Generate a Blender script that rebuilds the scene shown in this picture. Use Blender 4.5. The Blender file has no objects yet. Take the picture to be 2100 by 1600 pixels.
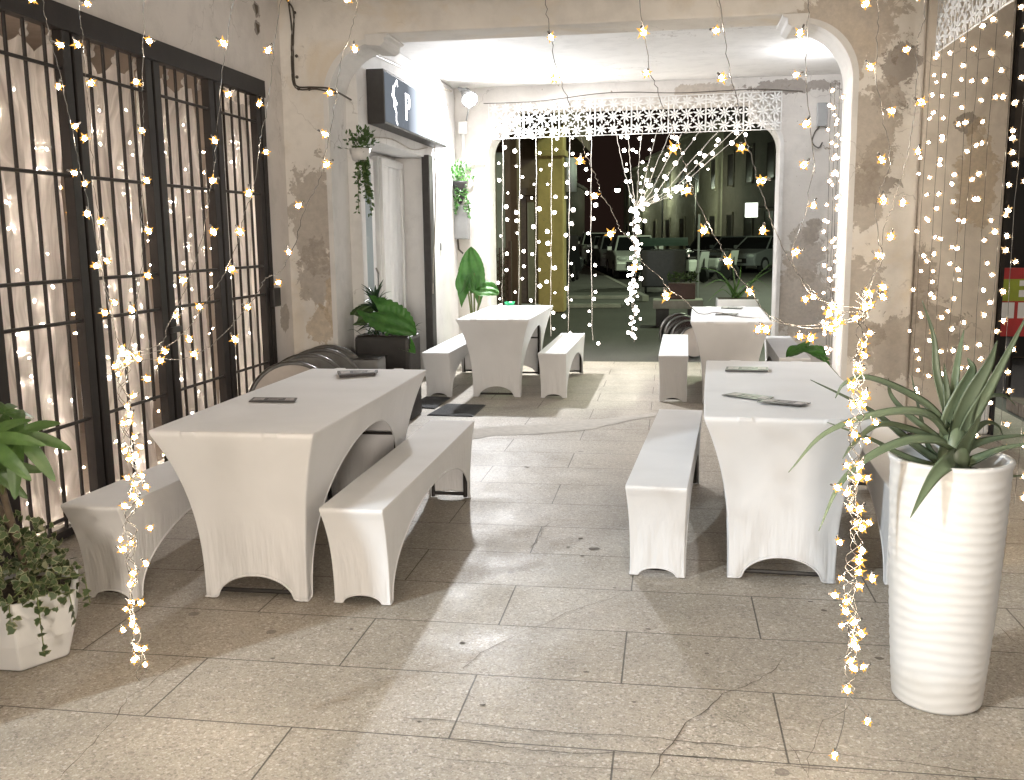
import bpy, bmesh, math, random
from mathutils import Vector, Matrix, Euler, noise
R_ = math.radians
random.seed(7)
scn = bpy.context.scene
COL = scn.collection

# ------------------------------------------------------------------ camera
F_PX, PITCH, YAW, ROLL, CAM_H = 1964.44, 0.15772, -0.16335, -0.01229, 1.470
cp, sp, cy, sy = math.cos(PITCH), math.sin(PITCH), math.cos(YAW), math.sin(YAW)
FW = Vector((sy*cp, cy*cp, -sp)); RT = Vector((cy, -sy, 0)); UP = RT.cross(FW)
RT, UP = RT*math.cos(ROLL)+UP*math.sin(ROLL), UP*math.cos(ROLL)-RT*math.sin(ROLL)
cd = bpy.data.cameras.new('camera'); cam = bpy.data.objects.new('camera', cd); COL.objects.link(cam)
cd.sensor_fit = 'HORIZONTAL'; cd.sensor_width = 36; cd.lens = F_PX/2100*36
cd.clip_start = 0.05; cd.clip_end = 2000
cam.matrix_world = Matrix(((RT.x, UP.x, -FW.x, 0), (RT.y, UP.y, -FW.y, 0), (RT.z, UP.z, -FW.z, CAM_H), (0, 0, 0, 1)))
scn.camera = cam

# ------------------------------------------------------------------ world, lamps, exposure
w = bpy.data.worlds.new('World'); scn.world = w; w.use_nodes = True
bg = w.node_tree.nodes['Background']; bg.inputs[0].default_value = (0.30, 0.17, 0.13, 1); bg.inputs[1].default_value = 0.022
scn.view_settings.view_transform = 'Standard'; scn.view_settings.look = 'None'
scn.view_settings.exposure = 1.0; scn.view_settings.gamma = 1.0
scn.render.engine = 'CYCLES'
scn.cycles.use_denoising = True
scn.cycles.max_bounces = 7; scn.cycles.diffuse_bounces = 4; scn.cycles.glossy_bounces = 3; scn.cycles.transmission_bounces = 5
scn.cycles.transparent_max_bounces = 10
scn.cycles.sample_clamp_indirect = 4.0; scn.cycles.caustics_reflective = False; scn.cycles.caustics_refractive = False

def lamp(name, kind, loc, power, color, size=0.1, target=None, spread=None):
    l = bpy.data.lights.new(name, kind); l.energy = power; l.color = color
    if kind == 'AREA':
        l.shape = 'DISK'; l.size = size
        if spread: l.spread = spread
    else:
        l.shadow_soft_size = size
    o = bpy.data.objects.new(name, l); COL.objects.link(o); o.location = loc
    if target is not None:
        o.rotation_euler = (Vector(target)-Vector(loc)).to_track_quat('-Z', 'Y').to_euler()
    return o
FLOOD = Vector((-2.26, 10.98, 3.03)); FLOOD_DIR = Vector((0.42, -0.72, -0.62)).normalized()
lamp('floodlight_beam', 'AREA', FLOOD+FLOOD_DIR*0.075, 108, (0.97, 0.98, 1.0), 0.15, FLOOD+FLOOD_DIR)
lamp('street_lamp_front', 'POINT', (-7.6, -4.45, 5.6), 2200, (0.80, 0.92, 1.0), 0.12)
lamp('warm_fill_lamp', 'POINT', (2.2, -12.0, 2.3), 2350, (1.0, 0.88, 0.75), 0.9)  # added warm fill behind the camera, lifts walls and beam
lamp('street_lamp_back', 'POINT', (2.7, 16.5, 6.6), 700, (0.80, 1.0, 0.66), 0.25)
lamp('car_fill_lamp', 'POINT', (3.0, 29.0, 4.2), 420, (0.86, 1.0, 0.72), 0.25)  # added unseen fill that brightens the parked cars
lamp('wall_lamp_right', 'POINT', (1.45, 9.7, 2.95), 18, (0.97, 0.98, 1.0), 0.06)

def at(u, v, ax, val):
    """point seen at photo pixel (u, v) on the plane coordinate[ax] = val"""
    d = RT*((u-1050)/F_PX) - UP*((v-800)/F_PX) + FW
    o = Vector((0, 0, CAM_H)); t = (val-o[ax])/d[ax]
    return o + d*t

# ------------------------------------------------------------------ helpers
class MB:
    def __init__(s): s.bm = bmesh.new()
    def face(s, pts):
        vs = [s.bm.verts.new(p) for p in pts]
        return s.bm.faces.new(vs)
    def box(s, a, b, bev=0.0, M=None):
        a = Vector(a); b = Vector(b)
        r = bmesh.ops.create_cube(s.bm, size=1)
        vs = r['verts']
        for v in vs:
            v.co = Vector(((a.x+b.x)/2+v.co.x*(b.x-a.x), (a.y+b.y)/2+v.co.y*(b.y-a.y), (a.z+b.z)/2+v.co.z*(b.z-a.z)))
            if M: v.co = M @ v.co
        if bev > 0:
            es = list({e for v in vs for e in v.link_edges})
            bmesh.ops.bevel(s.bm, geom=es, offset=bev, segments=2, affect='EDGES', profile=0.6)
        return s
    def prism(s, poly, d, off=(0, 0, 0)):
        """poly = 3-D outline, extruded by vector d, closed"""
        d = Vector(d); off = Vector(off)
        A = [s.bm.verts.new(Vector(p)+off) for p in poly]; B = [s.bm.verts.new(Vector(p)+off+d) for p in poly]
        n = len(poly)
        s.bm.faces.new(A[::-1]); s.bm.faces.new(B)
        for i in range(n): s.bm.faces.new((A[i], A[(i+1) % n], B[(i+1) % n], B[i]))
        return s
    def tube(s, pts, r, n=6, cap=True):
        pts = [Vector(p) for p in pts]; rings = []
        up = Vector((0, 0, 1))
        for i, p in enumerate(pts):
            t = (pts[min(i+1, len(pts)-1)]-pts[max(i-1, 0)])
            if t.length < 1e-9: t = Vector((0, 0, 1))
            t.normalize()
            a = t.cross(up)
            if a.length < 0.05: a = t.cross(Vector((1, 0, 0)))
            a.normalize(); b = t.cross(a)
            rr = r[i] if isinstance(r, (list, tuple)) else r
            rings.append([s.bm.verts.new(p+a*(rr*math.cos(2*math.pi*k/n))+b*(rr*math.sin(2*math.pi*k/n))) for k in range(n)])
        for A, B in zip(rings, rings[1:]):
            for k in range(n): s.bm.faces.new((A[k], A[(k+1) % n], B[(k+1) % n], B[k]))
        if cap and n > 2:
            s.bm.faces.new(rings[0][::-1]); s.bm.faces.new(rings[-1])
        return s
    def lathe(s, prof, c=(0, 0, 0), n=32, M=None, fn=None, cap=True):
        c = Vector(c); rings = []
        for (r, z) in prof:
            ring = []
            for k in range(n):
                a = 2*math.pi*k/n
                rr = fn(a, z, r) if fn else r
                p = Vector((rr*math.cos(a), rr*math.sin(a), z))
                if M: p = M @ p
                ring.append(s.bm.verts.new(p+c))
            rings.append(ring)
        for A, B in zip(rings, rings[1:]):
            for k in range(n): s.bm.faces.new((A[k], A[(k+1) % n], B[(k+1) % n], B[k]))
        if cap and prof[0][0] > 1e-5: s.bm.faces.new(rings[0][::-1])
        if cap and prof[-1][0] > 1e-5: s.bm.faces.new(rings[-1])
        return s
    def grid(s, G):
        V = [[s.bm.verts.new(p) for p in row] for row in G]
        for A, B in zip(V, V[1:]):
            for i in range(len(A)-1): s.bm.faces.new((A[i], A[i+1], B[i+1], B[i]))
        return s
    def ball(s, c, r, sub=1, squash=(1, 1, 1)):
        res = bmesh.ops.create_icosphere(s.bm, subdivisions=sub, radius=r)
        for v in res['verts']: v.co = Vector((v.co.x*squash[0], v.co.y*squash[1], v.co.z*squash[2]))+Vector(c)
        return s
    def weld(s, d=1e-4):
        bmesh.ops.remove_doubles(s.bm, verts=s.bm.verts, dist=d); return s
    def mesh(s, name, mat, smooth=False):
        bmesh.ops.recalc_face_normals(s.bm, faces=s.bm.faces)
        me = bpy.data.meshes.new(name); s.bm.to_mesh(me); s.bm.free()
        mats = mat if isinstance(mat, (list, tuple)) else [mat]
        for m in mats: me.materials.append(m)
        if smooth:
            me.polygons.foreach_set('use_smooth', [True]*len(me.polygons))
        return me
    def build(s, name, mat, parent=None, smooth=False, bevel=0.0):
        o = bpy.data.objects.new(name, s.mesh(name, mat, smooth)); COL.objects.link(o)
        if parent: o.parent = parent
        if bevel:
            b = o.modifiers.new('bevel', 'BEVEL'); b.width = bevel; b.segments = 2; b.limit_method = 'ANGLE'
        return o

def tag(o, label=None, cat=None, group=None, kind=None):
    if label: o['label'] = label
    if cat: o['category'] = cat
    if group: o['group'] = group
    if kind: o['kind'] = kind
    return o
def thing(name, label, cat, loc=(0, 0, 0), rz=0, group=None):
    o = bpy.data.objects.new(name, None); COL.objects.link(o); o.location = loc; o.rotation_euler = (0, 0, rz)
    o.empty_display_size = 0.1
    return tag(o, label, cat, group)
def inst(name, me, parent, loc=(0, 0, 0), rot=(0, 0, 0), sc=1.0):
    o = bpy.data.objects.new(name, me); COL.objects.link(o); o.parent = parent
    o.location = loc; o.rotation_euler = rot; o.scale = (sc, sc, sc)
    return o
def copy_tree(o, parent=None):
    c = o.copy(); COL.objects.link(c); c.parent = parent
    for ch in list(o.children): copy_tree(ch, c)
    return c
def spline(pts, n=6):
    """Catmull-Rom through 3-D points"""
    P = [Vector(p) for p in pts]; P = [P[0]*2-P[1]]+P+[P[-1]*2-P[-2]]; out = []
    for i in range(1, len(P)-2):
        for k in range(n):
            t = k/n; a, b, c, d = P[i-1], P[i], P[i+1], P[i+2]
            out.append(0.5*((2*b)+(c-a)*t+(2*a-5*b+4*c-d)*t*t+(3*b-a-3*c+d)*t**3))
    out.append(P[-2]); return out

# ------------------------------------------------------------------ materials
class NT:
    def __init__(s, name):
        m = bpy.data.materials.new(name); m.use_nodes = True; s.m = m; s.t = m.node_tree
        s.b = s.t.nodes['Principled BSDF']; s.out = s.t.nodes['Material Output']
    def n(s, typ, **kw):
        x = s.t.nodes.new(typ)
        for k, v in kw.items():
            if k.startswith('i_'):
                key = k[2:]; x.inputs[int(key) if key.isdigit() else key.replace('_', ' ')].default_value = v
            else: setattr(x, k, v)
        return x
    def l(s, a, ao, b, bi): s.t.links.new(a.outputs[ao], b.inputs[bi]); return b
    def set(s, **kw):
        for k, v in kw.items(): s.b.inputs[k.replace('_', ' ')].default_value = v
        return s
    def pos(s): return s.n('ShaderNodeNewGeometry')
    def math(s, op, a, b=None, clamp=False):
        x = s.n('ShaderNodeMath', operation=op); x.use_clamp = clamp
        for i, q in enumerate((a, b)):
            if q is None: continue
            if isinstance(q, tuple): s.t.links.new(q[0].outputs[q[1]], x.inputs[i])
            else: x.inputs[i].default_value = q
        return x
    def ramp(s, src, so, stops, interp='LINEAR'):
        r = s.n('ShaderNodeValToRGB'); s.l(src, so, r, 0); cr = r.color_ramp; cr.interpolation = interp
        while len(cr.elements) < len(stops): cr.elements.new(0.5)
        for e, (p, c) in zip(cr.elements, stops):
            e.position = p; e.color = (c, c, c, 1) if isinstance(c, (int, float)) else (*c, 1)
        return r
    def mix(s, fac, a, b, blend='MIX'):
        x = s.n('ShaderNodeMix', data_type='RGBA', blend_type=blend)
        for i, q in ((0, fac), (6, a), (7, b)):
            if isinstance(q, tuple) and hasattr(q[0], 'outputs'): s.t.links.new(q[0].outputs[q[1]], x.inputs[i])
            elif isinstance(q, tuple): x.inputs[i].default_value = (*q, 1)
            else: x.inputs[i].default_value = q
        return (x, 2)
    def noise(s, scale, detail=4, rough=0.55, vec=None, dist=0.0):
        x = s.n('ShaderNodeTexNoise'); x.inputs['Scale'].default_value = scale; x.inputs['Detail'].default_value = detail
        x.inputs['Roughness'].default_value = rough; x.inputs['Distortion'].default_value = dist
        if vec: s.t.links.new(vec[0].outputs[vec[1]], x.inputs['Vector'])
        return x
    def bump(s, src, so, strength, dist=0.01):
        b = s.n('ShaderNodeBump'); b.inputs['Strength'].default_value = strength; b.inputs['Distance'].default_value = dist
        s.l(src, so, b, 'Height'); s.l(b, 0, s.b, 'Normal'); return b
    def base(s, q): s.t.links.new(q[0].outputs[q[1]], s.b.inputs['Base Color']); return s
    def rough(s, q): s.t.links.new(q[0].outputs[q[1]], s.b.inputs['Roughness']); return s

def simple(name, col, rough=0.6, metal=0.0, var=0.12, scale=8, bump=0.0):
    t = NT(name); g = t.pos(); nz = t.noise(scale, 5, 0.6, (g, 0))
    r = t.ramp(nz, 0, [(0.3, tuple(c*(1-var) for c in col)), (0.7, tuple(min(1, c*(1+var)) for c in col))])
    t.base((r, 0)); t.set(Roughness=rough, Metallic=metal)
    if bump: t.bump(nz, 0, bump)
    return t.m

def plaster(name, col, patches=(), dirt=0.35, chips=0.0, tint=None):
    """old lime plaster; patches = (centre, radii, colour) of stains and fallen plaster in world space"""
    t = NT(name); g = t.pos(); P = (g, 0)
    big = t.noise(0.9, 6, 0.62, P, 0.4); mid = t.noise(4.5, 6, 0.65, P); fine = t.noise(60, 4, 0.6, P)
    c = t.ramp(big, 0, [(0.32, tuple(x*(1-dirt*0.7) for x in col)), (0.55, col), (0.75, tuple(min(1, x*1.05) for x in col))])
    cur = (c, 0)
    if tint:
        tn = t.noise(1.6, 5, 0.6, P, 0.8); tr = t.ramp(tn, 0, [(0.48, 0.0), (0.66, 0.75)])
        cur = t.mix((tr, 0), cur, tint)
    m2 = t.ramp(mid, 0, [(0.30, 0.80), (0.52, 1.0)])
    cur = t.mix(0.6, cur, (m2, 0), 'MULTIPLY')
    # hairline cracks
    dv = t.n('ShaderNodeVectorMath', operation='MULTIPLY_ADD'); nz = t.noise(3.0, 4, 0.6, P)
    t.l(nz, 1, dv, 0); dv.inputs[1].default_value = (0.35, 0.35, 0.35); t.l(g, 0, dv, 2)
    vo = t.n('ShaderNodeTexVoronoi', feature='DISTANCE_TO_EDGE'); vo.inputs['Scale'].default_value = 1.5; t.l(dv, 0, vo, 'Vector')
    ck = t.ramp(vo, 0, [(0.0, 1.0), (0.006, 0.0)]); gate = t.ramp(big, 0, [(0.50, 0.0), (0.60, 1.0)])
    cm = t.math('MULTIPLY', (ck, 0), (gate, 0)); cm2 = t.math('MULTIPLY', (cm, 0), 0.55)
    cur = t.mix((cm2, 0), cur, (0.16, 0.13, 0.11))
    if chips:
        cn = t.noise(9, 5, 0.7, P, 0.6); cr = t.ramp(cn, 0, [(0.66-chips*0.1, 0.0), (0.68-chips*0.1, 1.0)])
        cur = t.mix((cr, 0), cur, (0.30, 0.26, 0.22))
    hsum = None
    wob = t.noise(7, 6, 0.7, P, 0.5); wob2 = t.noise(26, 4, 0.7, P)
    for (cc, rr, pc) in patches:
        sub = t.n('ShaderNodeVectorMath', operation='SUBTRACT'); t.l(g, 0, sub, 0); sub.inputs[1].default_value = cc
        dvd = t.n('ShaderNodeVectorMath', operation='DIVIDE'); t.l(sub, 0, dvd, 0); dvd.inputs[1].default_value = rr
        ln = t.n('ShaderNodeVectorMath', operation='LENGTH'); t.l(dvd, 0, ln, 0)
        a = t.math('MULTIPLY', (wob, 0), 1.9); b = t.math('ADD', (ln, 1), (a, 0)); b2 = t.math('MULTIPLY', (wob2, 0), 0.5); b3 = t.math('ADD', (b, 0), (b2, 0))
        mk = t.ramp(b3, 0, [(0.0, 1.0)]); mk.color_ramp.elements[0].position = 0.0
        mr = t.n('ShaderNodeMapRange'); t.l(b3, 0, mr, 0); mr.inputs[1].default_value = 2.00; mr.inputs[2].default_value = 2.05; mr.inputs[3].default_value = 1.0; mr.inputs[4].default_value = 0.0
        pv = t.ramp(wob2, 0, [(0.3, tuple(x*0.75 for x in pc)), (0.7, tuple(x*1.2 for x in pc))])
        mm = t.math('MULTIPLY', (mr, 0), 0.68)
        cur = t.mix((mm, 0), cur, (pv, 0))
        hsum = (mr, 0) if hsum is None else (t.math('MAXIMUM', hsum, (mr, 0)), 0)
    t.base(cur); t.set(Roughness=0.88)
    h = t.math('MULTIPLY', (fine, 0), 0.25); h2 = t.math('MULTIPLY', (mid, 0), 0.8); hh = t.math('ADD', (h, 0), (h2, 0))
    if hsum:
        hm = t.math('MULTIPLY', hsum, -2.2); hh = t.math('ADD', (hh, 0), (hm, 0))
    t.bump(hh, 0, 0.35, 0.012)
    return t.m

def terrazzo():
    t = NT('terrazzo'); g = t.pos(); P = (g, 0)
    mp = t.n('ShaderNodeMapping'); t.l(g, 0, mp, 'Vector'); mp.inputs['Location'].default_value = (0.63, -3.012+0.427*20, 0)
    br = t.n('ShaderNodeTexBrick'); t.l(mp, 0, br, 'Vector'); br.offset = 0.5; br.offset_frequency = 2; br.squash = 1
    br.inputs['Color1'].default_value = (0.82, 0.82, 0.82, 1); br.inputs['Color2'].default_value = (1, 1, 1, 1); br.inputs['Mortar'].default_value = (0.9, 0.9, 0.9, 1)
    br.inputs['Scale'].default_value = 1; br.inputs['Mortar Size'].default_value = 0.0034; br.inputs['Mortar Smooth'].default_value = 0.3
    br.inputs['Bias'].default_value = 0; br.inputs['Brick Width'].default_value = 0.98; br.inputs['Row Height'].default_value = 0.427
    # aggregate chips
    v1 = t.n('ShaderNodeTexVoronoi'); v1.inputs['Scale'].default_value = 115; t.l(g, 0, v1, 'Vector')
    v2 = t.n('ShaderNodeTexVoronoi'); v2.inputs['Scale'].default_value = 230; t.l(g, 0, v2, 'Vector')
    h1 = t.n('ShaderNodeSeparateColor'); t.l(v1, 1, h1, 0); h2 = t.n('ShaderNodeSeparateColor'); t.l(v2, 1, h2, 0)
    c1 = t.ramp(h1, 0, [(0.0, (0.13, 0.11, 0.09)), (0.13, (0.34, 0.30, 0.25)), (0.50, (0.43, 0.385, 0.325)), (0.85, (0.49, 0.445, 0.385)), (0.94, (0.78, 0.75, 0.71))], 'CONSTANT')
    c2 = t.ramp(h2, 1, [(0.0, (0.19, 0.165, 0.14)), (0.25, (0.37, 0.33, 0.275)), (0.8, (0.44, 0.40, 0.34)), (0.92, (0.70, 0.67, 0.62))], 'CONSTANT')
    cur = t.mix(0.5, (c1, 0), (c2, 0)); cur = t.mix(0.30, cur, (0.41, 0.365, 0.305))
    big = t.noise(1.1, 6, 0.6, P, 0.5); st = t.ramp(big, 0, [(0.30, 0.72), (0.6, 1.06)])
    cur = t.mix(0.85, cur, (st, 0), 'MULTIPLY'); cur = t.mix(0.22, cur, (br, 0), 'MULTIPLY')
    wz = t.noise(5, 5, 0.7, P, 1.0); ws = t.ramp(wz, 0, [(0.63, 0.0), (0.74, 0.5)]); cur = t.mix((ws, 0), cur, (0.22, 0.195, 0.165))
    # scattered round spots
    vs = t.n('ShaderNodeTexVoronoi'); vs.inputs['Scale'].default_value = 2.3; t.l(g, 0, vs, 'Vector')
    sp_ = t.n('ShaderNodeSeparateColor'); t.l(vs, 1, sp_, 0)
    rad = t.math('MULTIPLY', (sp_, 0), 0.075); ls = t.math('LESS_THAN', (vs, 0), (rad, 0)); l2 = t.math('MULTIPLY', (ls, 0), 0.55)
    cur = t.mix((l2, 0), cur, (0.075, 0.065, 0.06))
    jm = t.math('MULTIPLY', (br, 1), 0.85); cur = t.mix((jm, 0), cur, (0.045, 0.038, 0.03))
    t.base(cur)
    rn = t.noise(2.2, 5, 0.6, P); rr = t.ramp(rn, 0, [(0.3, 0.36), (0.7, 0.58)]); rv = t.math('MULTIPLY', (h2, 0), 0.18); r3 = t.math('ADD', (rr, 0), (rv, 0)); t.rough((r3, 0))
    inv = t.math('MULTIPLY', (br, 1), -1.0); a = t.math('MULTIPLY', (h1, 2), 0.09); b = t.math('ADD', (inv, 0), (a, 0)); t.bump(b, 0, 0.5, 0.004)
    t.set(Specular_IOR_Level=0.5)
    return t.m

def asphalt(name, col, sc=60):
    t = NT(name); g = t.pos(); P = (g, 0)
    v = t.noise(sc, 4, 0.7, P); b = t.noise(0.5, 5, 0.6, P)
    r = t.ramp(v, 0, [(0.3, tuple(c*0.7 for c in col)), (0.7, tuple(c*1.35 for c in col))]); rb = t.ramp(b, 0, [(0.3, 0.7), (0.7, 1.1)])
    t.base(t.mix(0.8, (r, 0), (rb, 0), 'MULTIPLY')); t.set(Roughness=0.72); t.bump(v, 0, 0.4, 0.01); return t.m

def fabric():
    t = NT('stretch_fabric'); tc = t.n('ShaderNodeTexCoord'); wv = t.noise(420, 2, 0.5, (tc, 3)); wr = t.noise(2.6, 3, 0.5, (tc, 3), 0.3)
    sc = t.n('ShaderNodeMapping'); t.l(tc, 3, sc, 'Vector'); sc.inputs['Scale'].default_value = (22, 22, 2.0)
    pl = t.noise(1.0, 3, 0.5, (sc, 0)); z = t.n('ShaderNodeSeparateXYZ'); t.l(tc, 3, z, 0)
    zr = t.n('ShaderNodeMapRange'); t.l(z, 2, zr, 0); zr.inputs[1].default_value = 0.0; zr.inputs[2].default_value = 0.38; zr.inputs[3].default_value = 1.0; zr.inputs[4].default_value = 0.0
    pm = t.math('MULTIPLY', (pl, 0), (zr, 0)); pm2 = t.math('MULTIPLY', (pm, 0), 2.6)
    a = t.math('MULTIPLY', (wr, 0), 1.0); b = t.math('MULTIPLY', (wv, 0), 0.05); c = t.math('ADD', (a, 0), (b, 0)); d = t.math('ADD', (c, 0), (pm2, 0))
    t.bump(d, 0, 0.5, 0.02)
    r = t.ramp(wr, 0, [(0.3, (0.70, 0.70, 0.71)), (0.7, (0.77, 0.77, 0.785))]); t.base((r, 0))
    t.set(Roughness=0.78, Sheen_Weight=0.15, Specular_IOR_Level=0.3); return t.m

def emitter(name, col, strength, sampling='AUTO', base=None):
    t = NT(name); t.set(Base_Color=(*(base or col), 1), Emission_Color=(*col, 1), Emission_Strength=strength, Roughness=0.4)
    try: t.m.cycles.emission_sampling = sampling
    except Exception: pass
    return t.m

def leafmat(name, c1, c2, rough=0.4, edge=None, sc=12, trans=0.12):
    t = NT(name); tc = t.n('ShaderNodeTexCoord'); nz = t.noise(sc, 4, 0.6, (tc, 3))
    oi = t.n('ShaderNodeObjectInfo'); r = t.ramp(nz, 0, [(0.3, c1), (0.7, c2)]); cur = (r, 0)
    v = t.n('ShaderNodeHueSaturation'); vr = t.n('ShaderNodeMapRange'); t.l(oi, 5, vr, 0); vr.inputs[3].default_value = 0.75; vr.inputs[4].default_value = 1.25
    t.l(vr, 0, v, 'Value'); t.t.links.new(cur[0].outputs[cur[1]], v.inputs['Color']); cur = (v, 0)
    t.base(cur); t.set(Roughness=rough, Transmission_Weight=0.0, Subsurface_Weight=0.0); t.bump(nz, 0, 0.15, 0.01)
    if trans:
        tr = t.n('ShaderNodeBsdfTranslucent'); t.t.links.new(cur[0].outputs[cur[1]], tr.inputs[0]); mx = t.n('ShaderNodeMixShader'); mx.inputs[0].default_value = trans
        t.l(t.b, 0, mx, 1); t.l(tr, 0, mx, 2); t.l(mx, 0, t.out, 0)
    return t.m

Y1 = 7.29
def on1(u, v): return tuple(at(u, v, 1, Y1))
GREY = (0.36, 0.315, 0.27); OCHRE = (0.54, 0.44, 0.32); DARK = (0.20, 0.165, 0.14)
M_LEFT = plaster('plaster_left_wall', (0.79, 0.755, 0.73), [(tuple(at(585, 650, 0, -2.975)), (0.3, 0.10, 0.14), GREY), (tuple(at(525, 18, 0, -2.975)), (0.3, 0.07, 0.07), DARK), (tuple(at(528, 57, 0, -2.975)), (0.3, 0.06, 0.06), DARK)], 0.2)
M_ARCH = plaster('plaster_arch', (0.79, 0.755, 0.71),
    [(on1(648, 450), (0.26, 0.5, 0.52), GREY), (on1(655, 560), (0.2, 0.5, 0.3), (0.36, 0.32, 0.28)), (on1(690, 620), (0.12, 0.5, 0.25), OCHRE), (on1(655, 670), (0.12, 0.5, 0.2), OCHRE),
     (on1(1735, 60), (0.42, 0.5, 0.42), (0.44, 0.375, 0.31)), (on1(1775, 260), (0.28, 0.5, 0.34), (0.36, 0.31, 0.26)), (on1(1850, 130), (0.17, 0.5, 0.17), DARK), (on1(1780, 385), (0.22, 0.5, 0.14), DARK),
     (on1(1765, 410), (0.2, 0.5, 0.3), GREY), (on1(1745, 590), (0.28, 0.5, 0.28), GREY), (on1(1800, 330), (0.12, 0.5, 0.2), GREY), (on1(1740, 690), (0.3, 0.5, 0.22), GREY), (on1(1820, 200), (0.13, 0.5, 0.16), GREY), (on1(1830, 720), (0.3, 0.5, 0.3), GREY)], 0.18, 0.0, (0.70, 0.615, 0.50))
M_JAMB = plaster('plaster_jamb', (0.76, 0.70, 0.63), [(tuple(at(1880, 590, 1, Y1)), (0.16, 0.5, 0.34), GREY), (tuple(at(1985, 250, 1, Y1)), (0.10, 0.5, 0.10), DARK), (tuple(at(2010, 370, 1, Y1)), (0.16, 0.5, 0.45), OCHRE), (tuple(at(1900, 700, 1, Y1)), (0.3, 0.5, 0.4), GREY)], 0.3, 0.0, (0.50, 0.43, 0.37))
M_WHITE = plaster('white_paint_plaster', (0.74, 0.73, 0.72), [], 0.12)
M_CEIL = plaster('ceiling_plaster', (0.72, 0.71, 0.70), [], 0.08)
M_BACK = plaster('plaster_back_arch', (0.74, 0.71, 0.68), [(tuple(at(1650, 520, 1, 11.3)), (0.25, 0.5, 0.4), (0.42, 0.37, 0.32)), (tuple(at(1640, 620, 1, 11.3)), (0.42, 0.5, 0.5), (0.46, 0.40, 0.34)), (tuple(at(1620, 178, 1, 11.3)), (0.6, 0.5, 0.09), DARK), (tuple(at(1440, 185, 1, 11.3)), (0.42, 0.5, 0.09), (0.40, 0.34, 0.28)), (tuple(at(1665, 480, 1, 11.3)), (0.12, 0.5, 0.2), GREY)], 0.2, 0.1)
M_TERR = terrazzo(); M_ASPH = asphalt('asphalt', (0.085, 0.08, 0.072)); M_PAVE = asphalt('paving', (0.17, 0.165, 0.15), 25)
M_FAB = fabric()
M_BLACK = simple('black_metal', (0.022, 0.019, 0.018), 0.5, 0.0, 0.3, 14, 0.1)
M_IRON = simple('painted_iron', (0.011, 0.007, 0.006), 0.6, 0.0, 0.35, 9, 0.15)
M_STEEL = simple('steel', (0.42, 0.41, 0.40), 0.22, 1.0, 0.15, 6)
M_STEELD = simple('dark_steel', (0.16, 0.155, 0.15), 0.28, 1.0, 0.2, 6)
M_BEIGE = simple('beige_laminate', (0.52, 0.47, 0.43), 0.5, 0, 0.06)
M_WPOT = simple('white_ceramic', (0.66, 0.66, 0.66), 0.42, 0, 0.04, 5, 0.03)
M_WHITEP = simple('white_plastic', (0.78, 0.78, 0.77), 0.4, 0, 0.04)
M_DPOT = simple('dark_planter', (0.035, 0.033, 0.033), 0.55, 0, 0.2, 10, 0.05)
M_GREYP = simple('grey_paint', (0.33, 0.335, 0.34), 0.5, 0, 0.1, 6)
M_SOIL = simple('soil', (0.035, 0.024, 0.017), 0.95, 0, 0.5, 60, 0.6)
M_WIRE = simple('clear_wire', (0.10, 0.09, 0.08), 0.3, 0.0, 0.1)
M_WIREF = simple('pale_wire', (0.55, 0.52, 0.48), 0.4, 0.0, 0.1)
M_WIRED = simple('grey_wire', (0.22, 0.20, 0.18), 0.4, 0.0, 0.1)
M_CABLE = simple('painted_cable', (0.40, 0.36, 0.31), 0.6, 0, 0.3, 12)
M_CABLED = simple('dark_cable', (0.07, 0.06, 0.05), 0.6, 0, 0.3, 12)
M_MENU = simple('dark_menu_card', (0.05, 0.045, 0.047), 0.4, 0, 0.3, 40)
M_MENUP = simple('menu_print', (0.45, 0.41, 0.40), 0.5, 0, 0.4, 60)
M_MAT = simple('doormat', (0.05, 0.05, 0.053), 0.95, 0, 0.3, 120, 0.5)
M_PAPER = simple('cement_patch', (0.44, 0.41, 0.37), 0.8, 0, 0.15, 20, 0.2)
M_GREEN = simple('green_glass', (0.05, 0.5, 0.22), 0.3, 0, 0.1)
M_ALOE = leafmat('aloe_skin', (0.085, 0.120, 0.070), (0.15, 0.185, 0.115), 0.42, sc=6, trans=0.0)
M_LEAF = leafmat('leaf_green', (0.035, 0.085, 0.018), (0.075, 0.14, 0.035), 0.42)
M_LEAFL = leafmat('leaf_bright', (0.04, 0.15, 0.025), (0.09, 0.24, 0.05), 0.42, trans=0.2)
M_LEAFD = leafmat('leaf_dark', (0.012, 0.035, 0.014), (0.03, 0.07, 0.03), 0.4)
M_IVY = leafmat('ivy_green', (0.035, 0.065, 0.022), (0.075, 0.11, 0.04), 0.5)
M_IVYC = leafmat('ivy_cream', (0.14, 0.16, 0.075), (0.34, 0.33, 0.20), 0.5)
M_STEM = simple('stem', (0.14, 0.17, 0.06), 0.6)
M_BARK = simple('bark', (0.10, 0.075, 0.05), 0.85, 0, 0.3, 20, 0.4)
M_LED = emitter('led_warm', (1.0, 0.84, 0.64), 215.0)
M_LEDH = emitter('led_amber_bloom', (1.0, 0.47, 0.09), 0.80, 'NONE', (0.02, 0.012, 0.004)); M_LEDH.node_tree.nodes['Principled BSDF'].inputs['Specular IOR Level'].default_value = 0.0  # dim amber glow imitating the halo around each bulb
M_LEDHW = emitter('led_pale_bloom', (1.0, 0.62, 0.28), 0.6, 'NONE', (0.03, 0.02, 0.01))  # paler version of the imitated halo
M_LEDW = emitter('led_white', (1.0, 0.90, 0.80), 15.0)
M_LEDJ = emitter('led_side', (1.0, 0.86, 0.68), 60.0)
M_LEDI = emitter('led_indoor', (1.0, 0.85, 0.70), 270.0)
M_FLOOD = emitter('flood_lens', (1.0, 1.0, 1.0), 30.0, 'NONE')
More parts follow.
